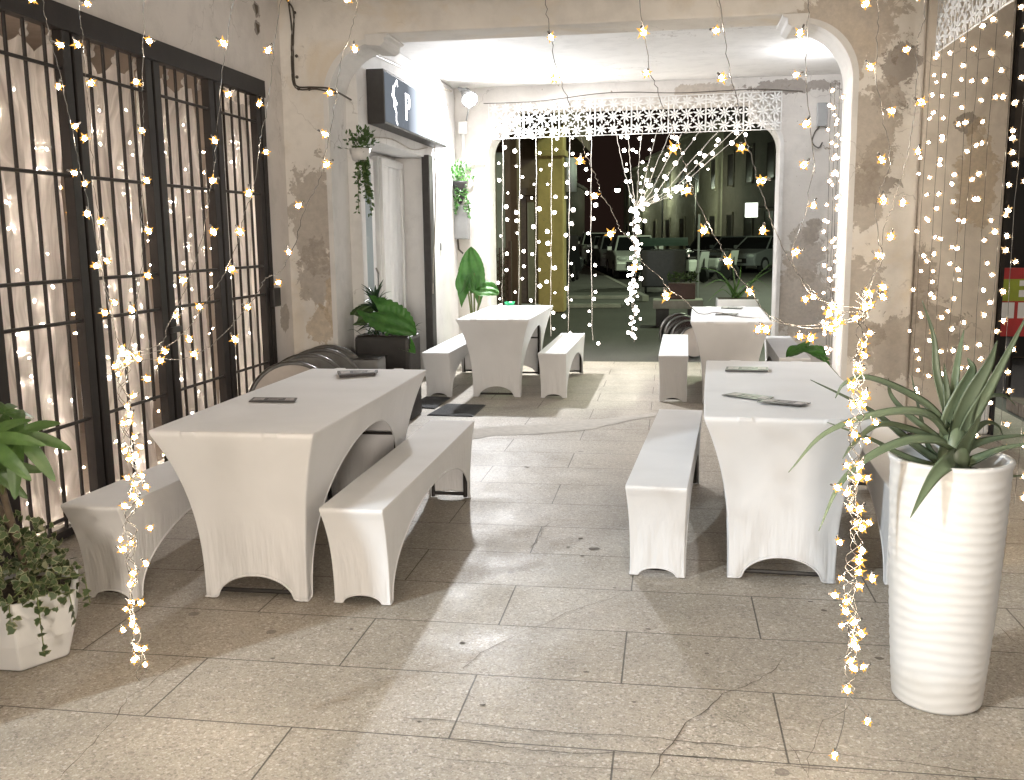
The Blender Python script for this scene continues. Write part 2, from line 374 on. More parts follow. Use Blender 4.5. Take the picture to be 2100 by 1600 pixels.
M_BULBST = emitter('street_lens', (0.92, 1.0, 0.84), 30.0, 'NONE')

# ------------------------------------------------------------------ setting: ground, floor, ceiling
g = MB(); g.face([(-400, -300, -0.012), (400, -300, -0.012), (400, 700, -0.012), (-400, 700, -0.012)])
tag(g.build('asphalt_ground', M_ASPH), kind='structure')
g = MB(); g.box((-3.3, -1.6, -0.14), (2.75, 11.35, 0.0))
floor = tag(g.build('terrazzo_floor', M_TERR), kind='structure')
M_CRACK = simple('crack_dirt', (0.13, 0.11, 0.09), 0.95)
g = MB()
def ribbon(px, wd, z=0.0025, seed=1):
    rr = random.Random(seed); pts = [at(u, v, 2, 0) for u, v in px]; P = []
    for a, b in zip(pts, pts[1:]):
        n = max(2, int((b-a).length/0.035))
        for k in range(n): P.append(a.lerp(b, k/n)+Vector((rr.uniform(-1, 1), rr.uniform(-1, 1), 0))*0.006)
    P.append(pts[-1])
    L, Rr = [], []
    for i, p in enumerate(P):
        t = (P[min(i+1, len(P)-1)]-P[max(i-1, 0)]).normalized(); s = Vector((-t.y, t.x, 0)); ww = wd*0.62*rr.uniform(0.4, 1.3)*(0.35 if i in (0, len(P)-1) else 1)
        L.append(p+s*ww+Vector((0, 0, z))); Rr.append(p-s*ww+Vector((0, 0, z)))
    g.grid([L, Rr])
for i, (px, wd) in enumerate([([(118, 1600), (190, 1525), (232, 1478), (262, 1432), (300, 1410), (372, 1352)], 0.0022), ([(480, 1600), (540, 1560), (600, 1535)], 0.0015),
    ([(945, 1378), (985, 1340), (1030, 1318), (1075, 1295), (1120, 1280), (1160, 1258), (1230, 1235), (1300, 1210)], 0.0016),
    ([(1335, 1600), (1365, 1540), (1405, 1485), (1450, 1455), (1480, 1425), (1530, 1410), (1590, 1372), (1605, 1350)], 0.0024), ([(1470, 1455), (1540, 1500), (1620, 1530), (1660, 1600)], 0.0014),
    ([(1655, 1600), (1660, 1545), (1690, 1480), (1760, 1440)], 0.0014), ([(820, 1473), (900, 1478), (1100, 1500), (1300, 1512), (1560, 1535), (1750, 1552), (2000, 1585)], 0.003), ([(920, 1517), (1120, 1543), (1340, 1548), (1480, 1560), (1800, 1590)], 0.0026), ([(860, 1552), (1050, 1570), (1300, 1580), (1500, 1598)], 0.0018),
    ([(1088, 1128), (1108, 1100), (1112, 1085), (1130, 1072)], 0.002), ([(1960, 1205), (2050, 1290), (2100, 1330)], 0.0016)]):
    ribbon(px, wd, seed=i)
o = g.build('floor_crack', M_CRACK, floor)
g = MB(); rr = random.Random(3)
for px in ([(868, 905), (880, 884), (960, 880), (1040, 872), (1130, 868), (1235, 858), (1345, 846), (1350, 852), (1260, 868), (1220, 880), (1100, 890), (1010, 893), (950, 905)],):
    pts = []
    for a, b in zip(px, px[1:]+px[:1]):
        for k in range(5):
            t = k/5; pts.append(at(a[0]+(b[0]-a[0])*t+rr.uniform(-5, 5), a[1]+(b[1]-a[1])*t+rr.uniform(-1, 1), 2, 0.003))
    f = g.face(pts); 
bmesh.ops.triangulate(g.bm, faces=g.bm.faces)
g.build('cement_repair', M_PAPER, floor)
rr = random.Random(17)
M_SPOT = simple('floor_stain', (0.16, 0.14, 0.12), 0.9, 0, 0.3, 30)
g = MB()
for (u, v, r_) in ((1218, 1125, 0.022), (1190, 1104, 0.010), (1165, 1122, 0.009), (1195, 1140, 0.008), (990, 1446, 0.008), (948, 1318, 0.009), (1202, 1378, 0.008), (1330, 1290, 0.008), (1690, 1252, 0.012), (1804, 1350, 0.014), (1662, 1234, 0.009), (1080, 958, 0.013), (720, 1290, 0.008), (560, 1350, 0.007), (1300, 1440, 0.006), (1450, 1340, 0.007), (860, 1480, 0.006), (1260, 1205, 0.007)):
    c = at(u, v, 2, 0.002); g.face([(c.x+r_*rr.uniform(0.6, 1.2)*1.3*math.cos(a), c.y+r_*rr.uniform(0.6, 1.2)*math.sin(a), 0.002) for a in [2*math.pi*k/11 for k in range(11)]])
bmesh.ops.triangulate(g.bm, faces=g.bm.faces)
so_ = g.build('floor_stain', M_SPOT, floor); so_['kind'] = 'stuff'
g = MB(); g.box((-3.0, 1.5, 3.46), (2.5, Y1+0.1, 3.6)); tag(g.build('ceiling_front_bay', M_CEIL), kind='structure')
g = MB(); g.box((-3.0, Y1+0.40, 3.19), (2.5, 11.75, 3.4)); tag(g.build('ceiling_back_bay', M_CEIL), kind='structure')

# ------------------------------------------------------------------ walls and arches
def arch_outline(xl, xr, xil, xir, zs, zt, ztop, rad, step=0.05, n=12):
    """outline (x, z) of a pier-beam-pier wall with rounded upper corners"""
    P = [(xl, 0.001), (xl, ztop), (xr, ztop), (xr, 0.001), (xir, 0.001), (xir, zs)]
    for k in range(1, n+1):
        a = math.pi/2*k/n; P.append((xir-rad+rad*math.cos(a), zs+rad*math.sin(a)))
    P += [(xir-rad, zt), (xil+rad, zt)]
    for k in range(0, n+1):
        a = math.pi/2*(1-k/n); P.append((xil+rad-rad*math.cos(a), zs+rad*math.sin(a)))
    P += [(xil, 0.001)]
    return P
def make_arch(name, label, y0, y1, mat, xl, xr, xil, xir, zs, zt, ztop, rad, brackets=True):
    t = thing(name, label, 'arch', ((xil+xir)/2, y0, 0))
    off = Vector((-(xil+xir)/2, -y0, 0))
    m = MB(); m.prism([(x, y0, z) for x, z in arch_outline(xl, xr, xil, xir, zs, zt, ztop, rad)], (0, y1-y0, 0), off)
    m.build('masonry', mat, t, bevel=0.012)
    # raised plaster band following the opening on the room face
    for side in (-1, 1):
        m = MB(); pts = []
        xi = xil if side < 0 else xir
        for k in range(0, 15):
            a = math.pi/2*k/14; pts.append((xi-side*rad+side*rad*math.cos(a), zs+rad*math.sin(a)))
        pts = [(xi, 0.002)]+pts
        inn = [(x-side*0.010*1, z-0.010*(i/len(pts))) for i, (x, z) in enumerate(pts)]
        G = [[Vector((x, y, z))+off for x, z in inn] for y in (y0-0.012, y1+0.012)]
        m.grid(G); m.grid([[Vector((x, y0-0.012, z))+off for x, z in inn], [Vector((x+side*0.03, y0-0.012, z+0.02*(i > 0)))+off for i, (x, z) in enumerate(pts)]])
        m.weld(); m.build('arch_band', M_WHITE, t)
    if brackets:
        for side in (-1, 1):
            xc = (xil+rad) if side < 0 else (xir-rad)
            m = MB(); s = -side
            pr = [(xc-s*0.10, zs+rad-0.035), (xc+s*0.015, zs+rad-0.045), (xc+s*0.05, zs+rad-0.02), (xc+s*0.05, zs+rad+0.015), (xc+s*0.085, zs+rad+0.03), (xc+s*0.085, zt-0.004), (xc-s*0.10, zt-0.004)]
            m.prism([(x, y0-0.03, z) for x, z in pr], (0, y1-y0+0.06, 0), off); m.build('bracket', M_WHITE, t, bevel=0.006)
    return t
arch1 = make_arch('transverse_arch', 'beige plastered arch with peeling patches and rounded corners across the middle of the arcade', Y1, Y1+0.38, M_ARCH, -3.2, 1.72, -2.609, 1.264, 2.53, 3.0, 3.62, 0.42)
arch2 = make_arch('end_arch', 'pale plastered arch at the far end of the arcade opening onto the street', 11.3, 11.72, M_BACK, -3.4, 2.45, -2.12, 1.21, 2.42, 2.93, 3.6, 0.34, False)
arch0 = make_arch('front_arch', 'plastered street arch at the front of the arcade beside the camera', 1.75, 2.15, M_ARCH, -3.3, 2.6, -2.63, 1.95, 2.53, 3.0, 3.9, 0.42)
# beam moulding of the middle arch
# right-hand colonnade pier (jamb) and lintel
t = thing('colonnade_pier', 'stained beige pier right of the middle arch behind the curtain of fairy lights', 'pier', (2.08, Y1+0.06, 0))
m = MB(); m.box((-0.335, 0, 0.001), (0.245, 0.5, 3.6)); m.build('masonry', M_JAMB, t, bevel=0.02)
m = MB(); m.box((0.247, -0.012, 0.001), (0.272, 0.3, 3.55)); m.build('edge_strip', M_BLACK, t)
m = MB(); m.tube([(-0.36, -0.03, 0.0), (-0.36, -0.03, 3.4)], 0.012, 8); m.build('corner_bead', M_JAMB, t)
t = thing('colonnade_lintel', 'plastered lintel over the street side opening on the right', 'lintel', (1.9, 4.6, 3.0))
m = MB(); m.box((-0.17, -2.45, 0.06), (0.5, 2.69, 0.6)); m.build('masonry', M_JAMB, t)
# left wall with the grille window
GY0, GY1, GX = 2.62, 6.87, -2.975
t = thing('plaster_wall', 'off-white plastered left wall around the barred window', 'wall', (GX, 5, 0))
m = MB()
m.box((-0.32, -2.85, 2.625), (0, Y1-5-0.002, 3.6)); m.box((-0.32, GY1-5, 0.001), (0, Y1-5-0.002, 2.625)); m.box((-0.32, -2.85, 0.001), (0, GY0-5, 2.625)); m.box((-0.32, GY0-5, 0.001), (-0.02, GY1-5, 0.05))
m.build('masonry', M_LEFT, t)
m = MB()
for p in ((0.002, at(525, 18, 0, GX).y-5, at(525, 18, 0, GX).z), (0.002, at(528, 57, 0, GX).y-5, at(528, 57, 0, GX).z)):
    x, y, z = p; m.face([(x, y-0.035, z+0.03), (x, y+0.03, z+0.025), (x, y+0.028, z-0.02), (x, y-0.005, z-0.045)])
m.build('chip', M_CRACK, t)
# room behind the window
t = thing('shop_room', 'dim shop interior behind the barred window', 'room', (-4.2, 5, 0))
m = MB()
m.box((-1.2, -2.8, 0.0), (-1.1, 2.2, 3.2)); m.box((-1.1, -2.9, 0.0), (0.9, -2.8, 3.2)); m.box((-1.1, 2.1, 0.0), (0.9, 2.2, 3.2)); m.box((-1.1, -2.8, 2.95), (0.9, 2.1, 3.05)); m.box((-1.1, -2.8, -0.05), (0.9, 2.1, 0.015))
m.build('interior_shell', simple('brown_interior', (0.26, 0.22, 0.19), 0.8), t)
lamp('shop_room_lamp', 'POINT', (-4.3, 4.6, 2.3), 14, (1.0, 0.80, 0.60), 0.25)

# ------------------------------------------------------------------ iron grille
t = thing('iron_grille', 'dark iron bar grille covering the tall left window', 'window grille', (GX, 5, 0))
gx = 0.012
m = MB(); m.box((-0.02, GY0-5, 2.50), (0.045, GY1-5, 2.62), 0.004); m.build('top_rail', M_IRON, t)
m = MB(); m.box((-0.02, GY0-5, 0.02), (0.03, GY1-5, 0.06), 0.003); m.build('bottom_rail', M_IRON, t)
posts = [(2.62, 2.72), (3.70, 3.86), (4.467, 4.625), (5.227, 5.388), (5.992, 6.16), (6.72, 6.87)]
for i, (a, b) in enumerate(posts):
    m = MB(); mid = (a+b)/2
    if b-a > 0.14:
        m.box((-0.018, a-5, 0.05), (0.035, mid-5-0.012, 2.5), 0.004); m.box((-0.018, mid-5+0.012, 0.05), (0.035, b-5, 2.5), 0.004); m.box((-0.018, mid-5-0.012, 0.05), (0.012, mid-5+0.012, 2.5))
    else: m.box((-0.018, a-5, 0.05), (0.035, b-5, 2.5), 0.004)
    m.build('post', M_IRON, t)
barsY = [2.87, 3.02, 3.17, 3.32, 3.47, 3.60, 3.966, 4.09, 4.221, 4.372, 4.735, 4.861, 5.004, 5.127, 5.50, 5.622, 5.752, 5.879, 6.25, 6.371, 6.494, 6.616]
for i, yb in enumerate(barsY):
    m = MB(); zlo = 0.06
    if i == 13: zlo = 0.55
    m.tube([(gx-0.008, yb-5, zlo), (gx-0.008, yb-5+random.uniform(-.004, .004), 1.3), (gx-0.008, yb-5, 2.505)], 0.0095, 8); m.build('bar', M_IRON, t)
for (a, b), (c, d) in zip(posts, posts[1:]):
    for z in (2.316, 1.803, 1.285, 1.078, 0.571, 0.115):
        if b < 5.4 < c and z == 0.571 and False: continue
        m = MB(); m.tube([(gx+0.006, b-5-0.01, z), (gx+0.006, c-5+0.01, z)], 0.0095, 8); m.build('crossbar', M_IRON, t)
m = MB(); m.box((0.03, 6.78-5, 0.98), (0.075, 6.90-5, 1.12), 0.01); m.build('lock_box', M_BLACK, t)
m = MB(); m.box((0.03, 5.30-5, 0.93), (0.055, 5.42-5, 0.965), 0.006); m.build('latch', M_BLACK, t)

# sheer curtain behind the grille
tcm = NT('sheer_curtain'); tc = tcm.pos(); cn = tcm.noise(3, 4, 0.6, (tc, 0)); cr = tcm.ramp(cn, 0, [(0.3, (0.70, 0.68, 0.66)), (0.7, (0.82, 0.80, 0.78))])
tcm.base((cr, 0)); tcm.set(Roughness=0.9)
tl = tcm.n('ShaderNodeBsdfTranslucent'); tcm.l(cr, 0, tl, 0); m1 = tcm.n('ShaderNodeMixShader', i_0=0.45); tcm.l(tcm.b, 0, m1, 1); tcm.l(tl, 0, m1, 2)
wv_ = tcm.noise(1.3, 3, 0.5, (tc, 0)); va = tcm.n('ShaderNodeVectorMath', operation='MULTIPLY_ADD'); tcm.l(wv_, 1, va, 0); va.inputs[1].default_value = (0.0, 0.5, 0.0); tcm.l(tc, 0, va, 2)
mp_ = tcm.n('ShaderNodeMapping'); tcm.l(va, 0, mp_, 'Vector'); mp_.inputs['Scale'].default_value = (1, 15, 0.9)
st_ = tcm.noise(1.0, 4, 0.6, (mp_, 0)); sr_ = tcm.ramp(st_, 0, [(0.33, 0.55), (0.50, 0.30), (0.66, 0.08)])
tp = tcm.n('ShaderNodeBsdfTransparent'); m2 = tcm.n('ShaderNodeMixShader'); tcm.l(sr_, 0, m2, 0); tcm.l(m1, 0, m2, 1); tcm.l(tp, 0, m2, 2); tcm.l(m2, 0, tcm.out, 0)
M_CURT = tcm.m
bays = [(2.72, 3.72), (3.84, 4.49), (4.60, 5.25), (5.36, 6.02), (6.13, 6.76)]
for bi, (a, b) in enumerate(bays):
    t = thing('sheer_curtain', ['sheer white curtain behind the bars in the bay nearest the camera', 'sheer white curtain behind the bars above the palm-leaved plant', 'sheer white curtain sagging in the bay with the crossing fairy lights', 'sheer white curtain in the bay with the iron latch on its post', 'sheer white curtain in the last bay beside the plaster wall'][bi], 'curtain', (GX-0.045, (a+b)/2, 0))
    m = MB(); G = []; nz, ny = 46, 56; ph = bi*1.7
    wbay = (b-a)
    for k in range(nz+1):
        v = k/nz; row = []
        for i in range(ny+1):
            u = i/ny; yy = (u-0.5)*(wbay+0.06)
            knot = min(abs(u-q) for q in (0.02, 0.36, 0.70, 0.98))
            ztop = 2.455-0.11*min(1, (knot/0.17)**0.8)*(0.6+0.4*math.sin(bi+u*9))
            z = ztop+(0.06-ztop)*v
            sweep = 0.16*math.sin(v*2.6+bi)*math.sin(u*math.pi)+0.10*v*(-1)**bi
            q_ = (u*(6.5-2.0*v)+sweep*5)*2*math.pi*0.8+ph+2.4*v
            f = (abs(math.sin(q_*0.5))**0.55-0.7)*0.040*(1-0.25*v)+math.sin(u*31+v*9*(bi % 2-0.5)+ph)*0.007
            f += 0.045*noise.noise(Vector((u*3+v*2.2, v*4-u*2.5, bi*3.1)))+0.012*math.sin((v*2+u*0.6)*14+bi)*max(0, math.sin(u*math.pi))*max(0, 1-abs(v-0.1)*7)
            row.append(Vector((min(0.012, -0.03+f), yy+0.03*sweep, z)))
        G.append(row)
    m.grid(G); m.build('cloth', M_CURT, t, smooth=True)
    for q in (0.02, 0.36, 0.70, 0.98):
        m = MB(); m.ball((0.0, (q-0.5)*wbay, 2.455), 0.022, 2, (0.7, 1.3, 1.0)); m.tube([(0.0, (q-0.5)*wbay, 2.46), (0.004, (q-0.5)*wbay+0.02, 2.50)], 0.008, 6)
        m.build('knot', M_CURT, t, smooth=True)

# ------------------------------------------------------------------ stretch covers, tables, benches
HEM = {}
def cover_mesh(name, L, W, H, ins, hw, endarch, hp, y_in, p=2.6):
    """stretched cover: origin at the middle of the near end on the ground, long axis +Y"""
    g_ = lambda t: 1-(1-t)**p
    prof_x = lambda z: W/2-(W/2-hw)*g_(1-z/H)
    prof_y = lambda z: ins*g_(1-z/H)
    m = MB()
    def coons(top, bot, lef, rig, n, k):
        G = []
        for j in range(k+1):
            v = j/k; row = []
            for i in range(n+1):
                u = i/n
                a = top(u)*(1-v)+bot(u)*v+lef(v)*(1-u)+rig(v)*u-(top(0)*(1-u)*(1-v)+top(1)*u*(1-v)+bot(0)*(1-u)*v+bot(1)*u*v)
                row.append(a)
            G.append(row)
        return G
    V2 = lambda a, b: Vector((a, b))
    N, K = 34, 16
    foot = 0.055 if H > 0.6 else 0.035
    # end face in (x, z): from x=0 to the corner
    def bot_end(u):
        x = u*hw
        if x > hw-foot: return V2(x, 0.004)
        q = x/(hw-foot); return V2(x, 0.004+endarch*max(0.0, (1-q**2.0))**0.55)
    E = coons(lambda u: V2(u*W/2, H), bot_end, lambda v: V2(0, H+(0.004+endarch-H)*v), lambda v: V2(prof_x(H*(1-v)+0.004*v), H*(1-v)+0.004*v), N, K)
    # side in (y, z): from the corner edge to mid length
    ym = L/2
    def bot_side(u):
        ys = prof_y(0.004)
        if u < 0.12: return V2(ys+foot*u/0.12, 0.004)
        s = (u-0.12)/0.88; a = s*math.pi/2; y0 = ys+foot
        yy = y0+(ym-y0)*(1-math.cos(a))**0.9; zz = 0.004+hp*math.sin(a)**0.8
        return V2(yy, zz)
    S = coons(lambda u: V2(u*ym, H), bot_side, lambda v: V2(prof_y(H*(1-v)+0.004*v), H*(1-v)+0.004*v), lambda v: V2(ym, H+(0.004+hp-H)*v), 26, K)
    A_ = 0.011*min(1.0, H/0.742)
    def fold_e(u, q):      # pulled creases that fan out from each foot
        ph = (hw-q.x)/(max(q.y, 0)+0.07)
        return A_*5.5*u**2*(1-u)*math.exp(-max(q.y, 0)/(0.30*H))*math.sin(ph*10+0.6)*(0.6+0.4*math.sin(ph*23))
    for sx in (-1, 1):
        for sy in (0, 1):
            fy = (lambda y: y) if sy == 0 else (lambda y: L-y)
            m.grid([[Vector((sx*q.x, fy(prof_y(max(q.y, 0))+fold_e(i/N, q)), q.y)) for i, q in enumerate(row)] for row in E])
            m.grid([[Vector((sx*prof_x(max(q.y, 0)), fy(q.x), q.y)) for q in row] for row in S])
            xs = [q.x for q in E[0]]; ys = [q.x for q in S[0]]
            m.grid([[Vector((sx*x, fy(y), H+0.004*0)) for x in xs] for y in ys])
    m.weld(2e-4)
    me = m.mesh(name, M_FAB, True)
    q1 = [Vector((bot_end(i/24).x, prof_y(max(bot_end(i/24).y, 0)), bot_end(i/24).y)) for i in range(25)]
    q2 = [Vector((prof_x(max(bot_side(i/40).y, 0)), bot_side(i/40).x, bot_side(i/40).y)) for i in range(1, 41)]
    Q = q1+q2; mx = lambda p: Vector((-p.x, p.y, p.z)); my = lambda p: Vector((p.x, L-p.y, p.z))
    loop = Q+[my(p) for p in Q[:-1][::-1]]+[my(mx(p)) for p in Q[1:]]+[mx(p) for p in Q[:-1][::-1]]
    h = MB(); h.tube([p+Vector((0, 0, 0.004)) for p in loop], 0.0042, 6); HEM[name+str(L)] = h.mesh('hem', M_FAB, True)
    return me
def furn(kind, label, cat, grp, L, W, H, ins, hw, endarch, hp, me):
    def f(x, y, a, lab):
        t = thing(kind, lab, cat, (x, y, 0), a, grp)
        c = inst('stretch_cover', me, t)
        sb = c.modifiers.new('soften', 'SUBSURF'); sb.levels = 1; sb.render_levels = 1
        sd = c.modifiers.new('cloth', 'SOLIDIFY'); sd.thickness = 0.004; sd.offset = -1
        inst('hem', HEM['stretch_cover'+str(L)], t)
        for yy in (ins+0.03, L-ins-0.03):
            m = MB(); q = hw-0.025; zt = H-0.035
            m.tube([(-q, yy, 0.012), (-q, yy, zt), (q, yy, zt), (q, yy, 0.012)], 0.012, 8)
            m.tube([(-q, yy, 0.03), (q, yy, 0.03)], 0.010, 8); m.tube([(-q, yy, H*0.55), (q, yy, H*0.55)], 0.008, 8)
            m.build('leg_frame', M_BLACK, t)
        m = MB(); m.box((-W/2+0.02, 0.03, H-0.04), (W/2-0.02, L-0.03, H-0.008)); m.build('top_board' if H > 0.6 else 'seat_board', M_BEIGE, t)
        return t
    return f
me_t = cover_mesh('stretch_cover', 1.83, 0.685, 0.742, 0.17, 0.222, 0.10, 0.60, 0.0)
me_b = cover_mesh('stretch_cover', 1.87, 0.262, 0.432, 0.11, 0.118, 0.035, 0.31, 0.0)
table = furn('covered_table', '', 'table', 'trestle tables in white stretch covers', 1.83, 0.685, 0.742, 0.17, 0.222, 0.1, 0.6, me_t)
bench = furn('covered_bench', '', 'bench', 'benches in white stretch covers', 1.87, 0.262, 0.432, 0.11, 0.118, 0.035, 0.31, me_b)
table(-1.669, 3.389, R_(0.39), 'long table in a white stretch cover nearest the barred window')
table(0.482, 3.889, R_(-2.45), 'long table in a white stretch cover beside the tall white aloe pot')
table(-1.577, 8.506, R_(-0.155), 'white covered table with a green ashtray by the shop doorway')
table(0.52, 8.286, R_(-1.8), 'white covered table by the far right pier with the long-leaved potted plant behind')
bench(-2.278, 3.375, R_(-3.1), 'white covered bench squeezed between the barred window and its table')
bench(-1.216, 3.458, R_(0.33), 'white covered bench on the aisle side of the table by the barred window')
bench(-0.044, 3.936, R_(-3.8), 'white covered bench on the aisle side of the table by the aloe pot')
bench(1.03, 3.95, R_(-2.5), 'white covered bench mostly hidden behind the tall white aloe pot')
bench(-2.119, 8.526, R_(0.2), 'white covered bench between the shop doorway and the table with the green ashtray')
bench(-1.041, 8.551, R_(-0.345), 'white covered bench on the aisle side of the table with the green ashtray')
bench(0.043, 8.444, R_(-0.9), 'white covered bench on the aisle side of the far right table')
bench(1.06, 8.35, R_(-1.5), 'white covered bench half hidden between the far right table and the pier')

# menus and ashtray
def menu(px4, label, z=0.746, n=1):
    pts = [at(u, v, 2, z) for u, v in px4]; c = sum(pts, Vector())/4
    t = thing('menu_card', label, 'menu', (c.x, c.y, z))
    m = MB(); m.prism([p-c for p in pts], (0, 0, 0.003+0.006*(n-1))); m.build('card', M_MENU, t)
    a, b, cc, d = [p-c for p in pts]; L = lambda s, r: a.lerp(b, s).lerp(d.lerp(cc, s), r)+Vector((0, 0, 0.0045+0.006*(n-1)))
    m = MB()
    for (s0, s1, r0, r1) in ((0.06, 0.30, 0.2, 0.8), (0.38, 0.62, 0.28, 0.42), (0.38, 0.7, 0.55, 0.66), (0.76, 0.95, 0.2, 0.8)):
        m.face([L(s0, r0), L(s1, r0), L(s1, r1), L(s0, r1)])
    m.build('print', M_MENUP, t)
menu([(510, 824), (605, 825), (610, 817), (520, 816)], 'single dark menu card in the middle of the window-side table')
menu([(697, 775), (770, 770), (775, 764), (692, 766)], 'little pile of dark menu cards at the far end of the window-side table', n=3)
menu([(1487, 762), (1575, 763), (1575, 756), (1490, 755)], 'dark menu card at the far edge of the table by the aloe pot', n=2)
menu([(1480, 811), (1570, 823), (1587, 815), (1507, 806)], 'dark menu card at the left of the overlapping pair near the aloe')
menu([(1552, 825), (1643, 833), (1663, 827), (1575, 819)], 'dark menu card at the right of the overlapping pair near the aloe', z=0.751)
menu([(1478, 633), (1520, 634), (1524, 631), (1480, 630)], 'dark menu card at the far edge of the far right table')
menu([(1466, 646), (1510, 647), (1514, 643), (1470, 643)], 'dark menu card in the middle of the far right table')
p = at(1045, 626, 2, 0.745)
t = thing('ashtray', 'small bright green ashtray on the far left table', 'ashtray', p)
m = MB(); m.lathe([(0.0, 0.002), (0.05, 0.0), (0.058, 0.035), (0.052, 0.035), (0.045, 0.01), (0.0, 0.01)], n=20); m.build('dish', M_GREEN, t, True)
m = MB(); [m.box((-0.006+0.054*math.cos(a), -0.006+0.054*math.sin(a), 0.033), (0.006+0.054*math.cos(a), 0.006+0.054*math.sin(a), 0.040)) for a in (0.3, 2.4, 4.5)]; m.build('rest', M_GREEN, t)

# doormats
def mat_(px, lab):
    pts = [at(u, v, 2, 0.006) for u, v in px]; c = sum(pts, Vector())/4
    t = thing('doormat', lab, 'doormat', (c.x, c.y, 0.0))
    m = MB(); m.prism([(p.x-c.x, p.y-c.y, 0.002) for p in pts], (0, 0, 0.010)); m.build('pile', M_MAT, t, bevel=0.02)
    m = MB(); m.prism([((p.x-c.x)*1.04, (p.y-c.y)*1.03, 0.001) for p in pts], (0, 0, 0.006)); m.build('rubber_edge', M_BLACK, t)
mat_([(878, 851), (968, 854), (994, 831), (917, 829)], 'dark grey doormat lying half in the table shadow on the terrazzo')
mat_([(838, 834), (891, 838), (922, 816), (874, 814)], 'dark grey doormat under the bench by the shop doorway')

# ------------------------------------------------------------------ shop front in the back bay
XD = -2.5
t = thing('shop_facade', 'white shop front with recessed doorway under the light box sign', 'shop front', (XD, 9.4, 0))
m = MB(); y = lambda a: a-9.4
m.box((-0.5, y(7.68), 2.30), (0, y(11.29), 3.18)); m.box((-0.5, y(9.92), 0.001), (0, y(11.29), 2.30)); m.box((-0.5, y(7.68), 0.001), (0, y(7.80), 2.30))
m.build('wall', M_WHITE, t, bevel=0.008)
m = MB(); m.box((-0.5, y(7.80), 0.001), (-0.34, y(9.92), 2.299)); m.build('recess_back', M_WHITE, t)
m = MB(); m.box((-0.335, y(8.02), 0.02), (-0.30, y(9.02), 2.22)); fr = m.build('glazed_door', M_WHITEP, t)
gl = NT('door_glass'); gl.set(Base_Color=(0.42, 0.48, 0.50, 1), Roughness=0.08, Specular_IOR_Level=0.6); M_GLASS = gl.m
m = MB(); m.box((-0.302, y(8.12), 0.75), (-0.292, y(8.90), 2.10)); m.build('pane', M_GLASS, fr)
m = MB(); m.box((-0.302, y(8.10), 0.62), (-0.280, y(8.93), 0.72), 0.005); m.build('door_rail', M_WHITEP, fr)
m = MB(); m.tube([(-0.28, y(8.93), 0.95), (-0.26, y(8.93), 1.0), (-0.26, y(8.93), 1.15), (-0.28, y(8.93), 1.2)], 0.01, 8); m.build('handle', M_STEEL, fr)
m = MB(); m.box((-0.338, y(9.08), 0.02), (-0.27, y(9.88), 2.26), 0.006); pn = m.build('draped_panel', M_WHITEP, t)
m = MB(); G = []
for k in range(25):
    v = k/24; G.append([Vector((-0.262+0.006*math.sin(u*26+3*v)+0.012*noise.noise(Vector((u*4, v*3+u*3, 5))), y(9.16)+u*0.62, 2.18-1.75*v)) for u in [i/24 for i in range(25)]])
m.grid(G); m.build('plastic_sheet', M_WHITEP, pn, True)
m = MB(); m.box((-0.27, y(9.10), 2.17), (-0.24, y(9.86), 2.24), 0.004); m.box((-0.27, y(9.10), 0.3), (-0.24, y(9.16), 2.17), 0.004); m.box((-0.27, y(9.80), 0.3), (-0.24, y(9.86), 2.17), 0.004); m.build('moulding', M_WHITEP, pn)
m = MB(); m.box((-0.03, y(9.80), 0.02), (0.05, y(9.97), 2.32), 0.01); m.build('black_shutter_rail', M_BLACK, t)
m = MB(); m.box((-0.36, y(9.915), 1.30), (-0.30, y(9.925), 1.36)); m.box((0.001, y(10.4), 1.34), (0.012, y(10.47), 1.42)); m.build('door_bell', M_GREYP, t)
m = MB(); m.box((-0.285, y(8.3), 1.55), (-0.283, y(8.62), 1.60)); m.build('handwritten_note', M_WHITEP, t)
# cables on the shop wall
m = MB(); m.tube(spline([(0.01, y(7.9), 2.31), (0.012, y(8.6), 2.36), (0.012, y(9.3), 2.33), (0.012, y(9.9), 2.40)], 6), 0.006, 6); m.tube(spline([(0.012, y(7.9), 3.00), (0.012, y(9.0), 3.05), (0.012, y(10.3), 3.09), (0.012, y(11.1), 3.13)], 6), 0.009, 6)
m.tube(spline([(0.06, y(10.02), 2.42), (0.065, y(10.0), 2.0), (0.07, y(9.9), 1.55), (0.06, y(9.84), 1.2), (0.055, y(9.82), 0.9)], 6), 0.007, 6); m.build('cable', M_CABLE, t)

# light box sign
SX0, SX1, SY0, SY1, SZ0, SZ1 = XD+0.002, -2.35, 7.93, 10.22, 2.42, 2.86
t = thing('light_box_sign', 'dark light box sign with white emblem and lettering over the shop doorway', 'sign', (SX0, (SY0+SY1)/2, SZ0))
hx, hy, hz = SX1-SX0, (SY1-SY0)/2, SZ1-SZ0
m = MB(); m.box((0, -hy, 0), (hx, hy, hz), 0.006); m.build('housing', M_BLACK, t)
sf = NT('sign_face_glare'); sf.set(Base_Color=(0.045, 0.055, 0.07, 1), Roughness=0.6, Specular_IOR_Level=0.0, Emission_Color=(0.80, 0.88, 1.0, 1))
sx_ = sf.n('ShaderNodeSeparateXYZ'); sf.l(sf.n('ShaderNodeTexCoord'), 3, sx_, 0); sm_ = sf.n('ShaderNodeMapRange'); sf.l(sx_, 1, sm_, 0); sm_.inputs[1].default_value = -0.42; sm_.inputs[2].default_value = 0.38; sm_.inputs[3].default_value = 0.10; sm_.inputs[4].default_value = 1.3  # emission rising along the face imitates the floodlight's glare
sp2 = sf.math('POWER', (sm_, 0), 1.0); sf.l(sm_, 0, sf.b, 'Emission Strength')
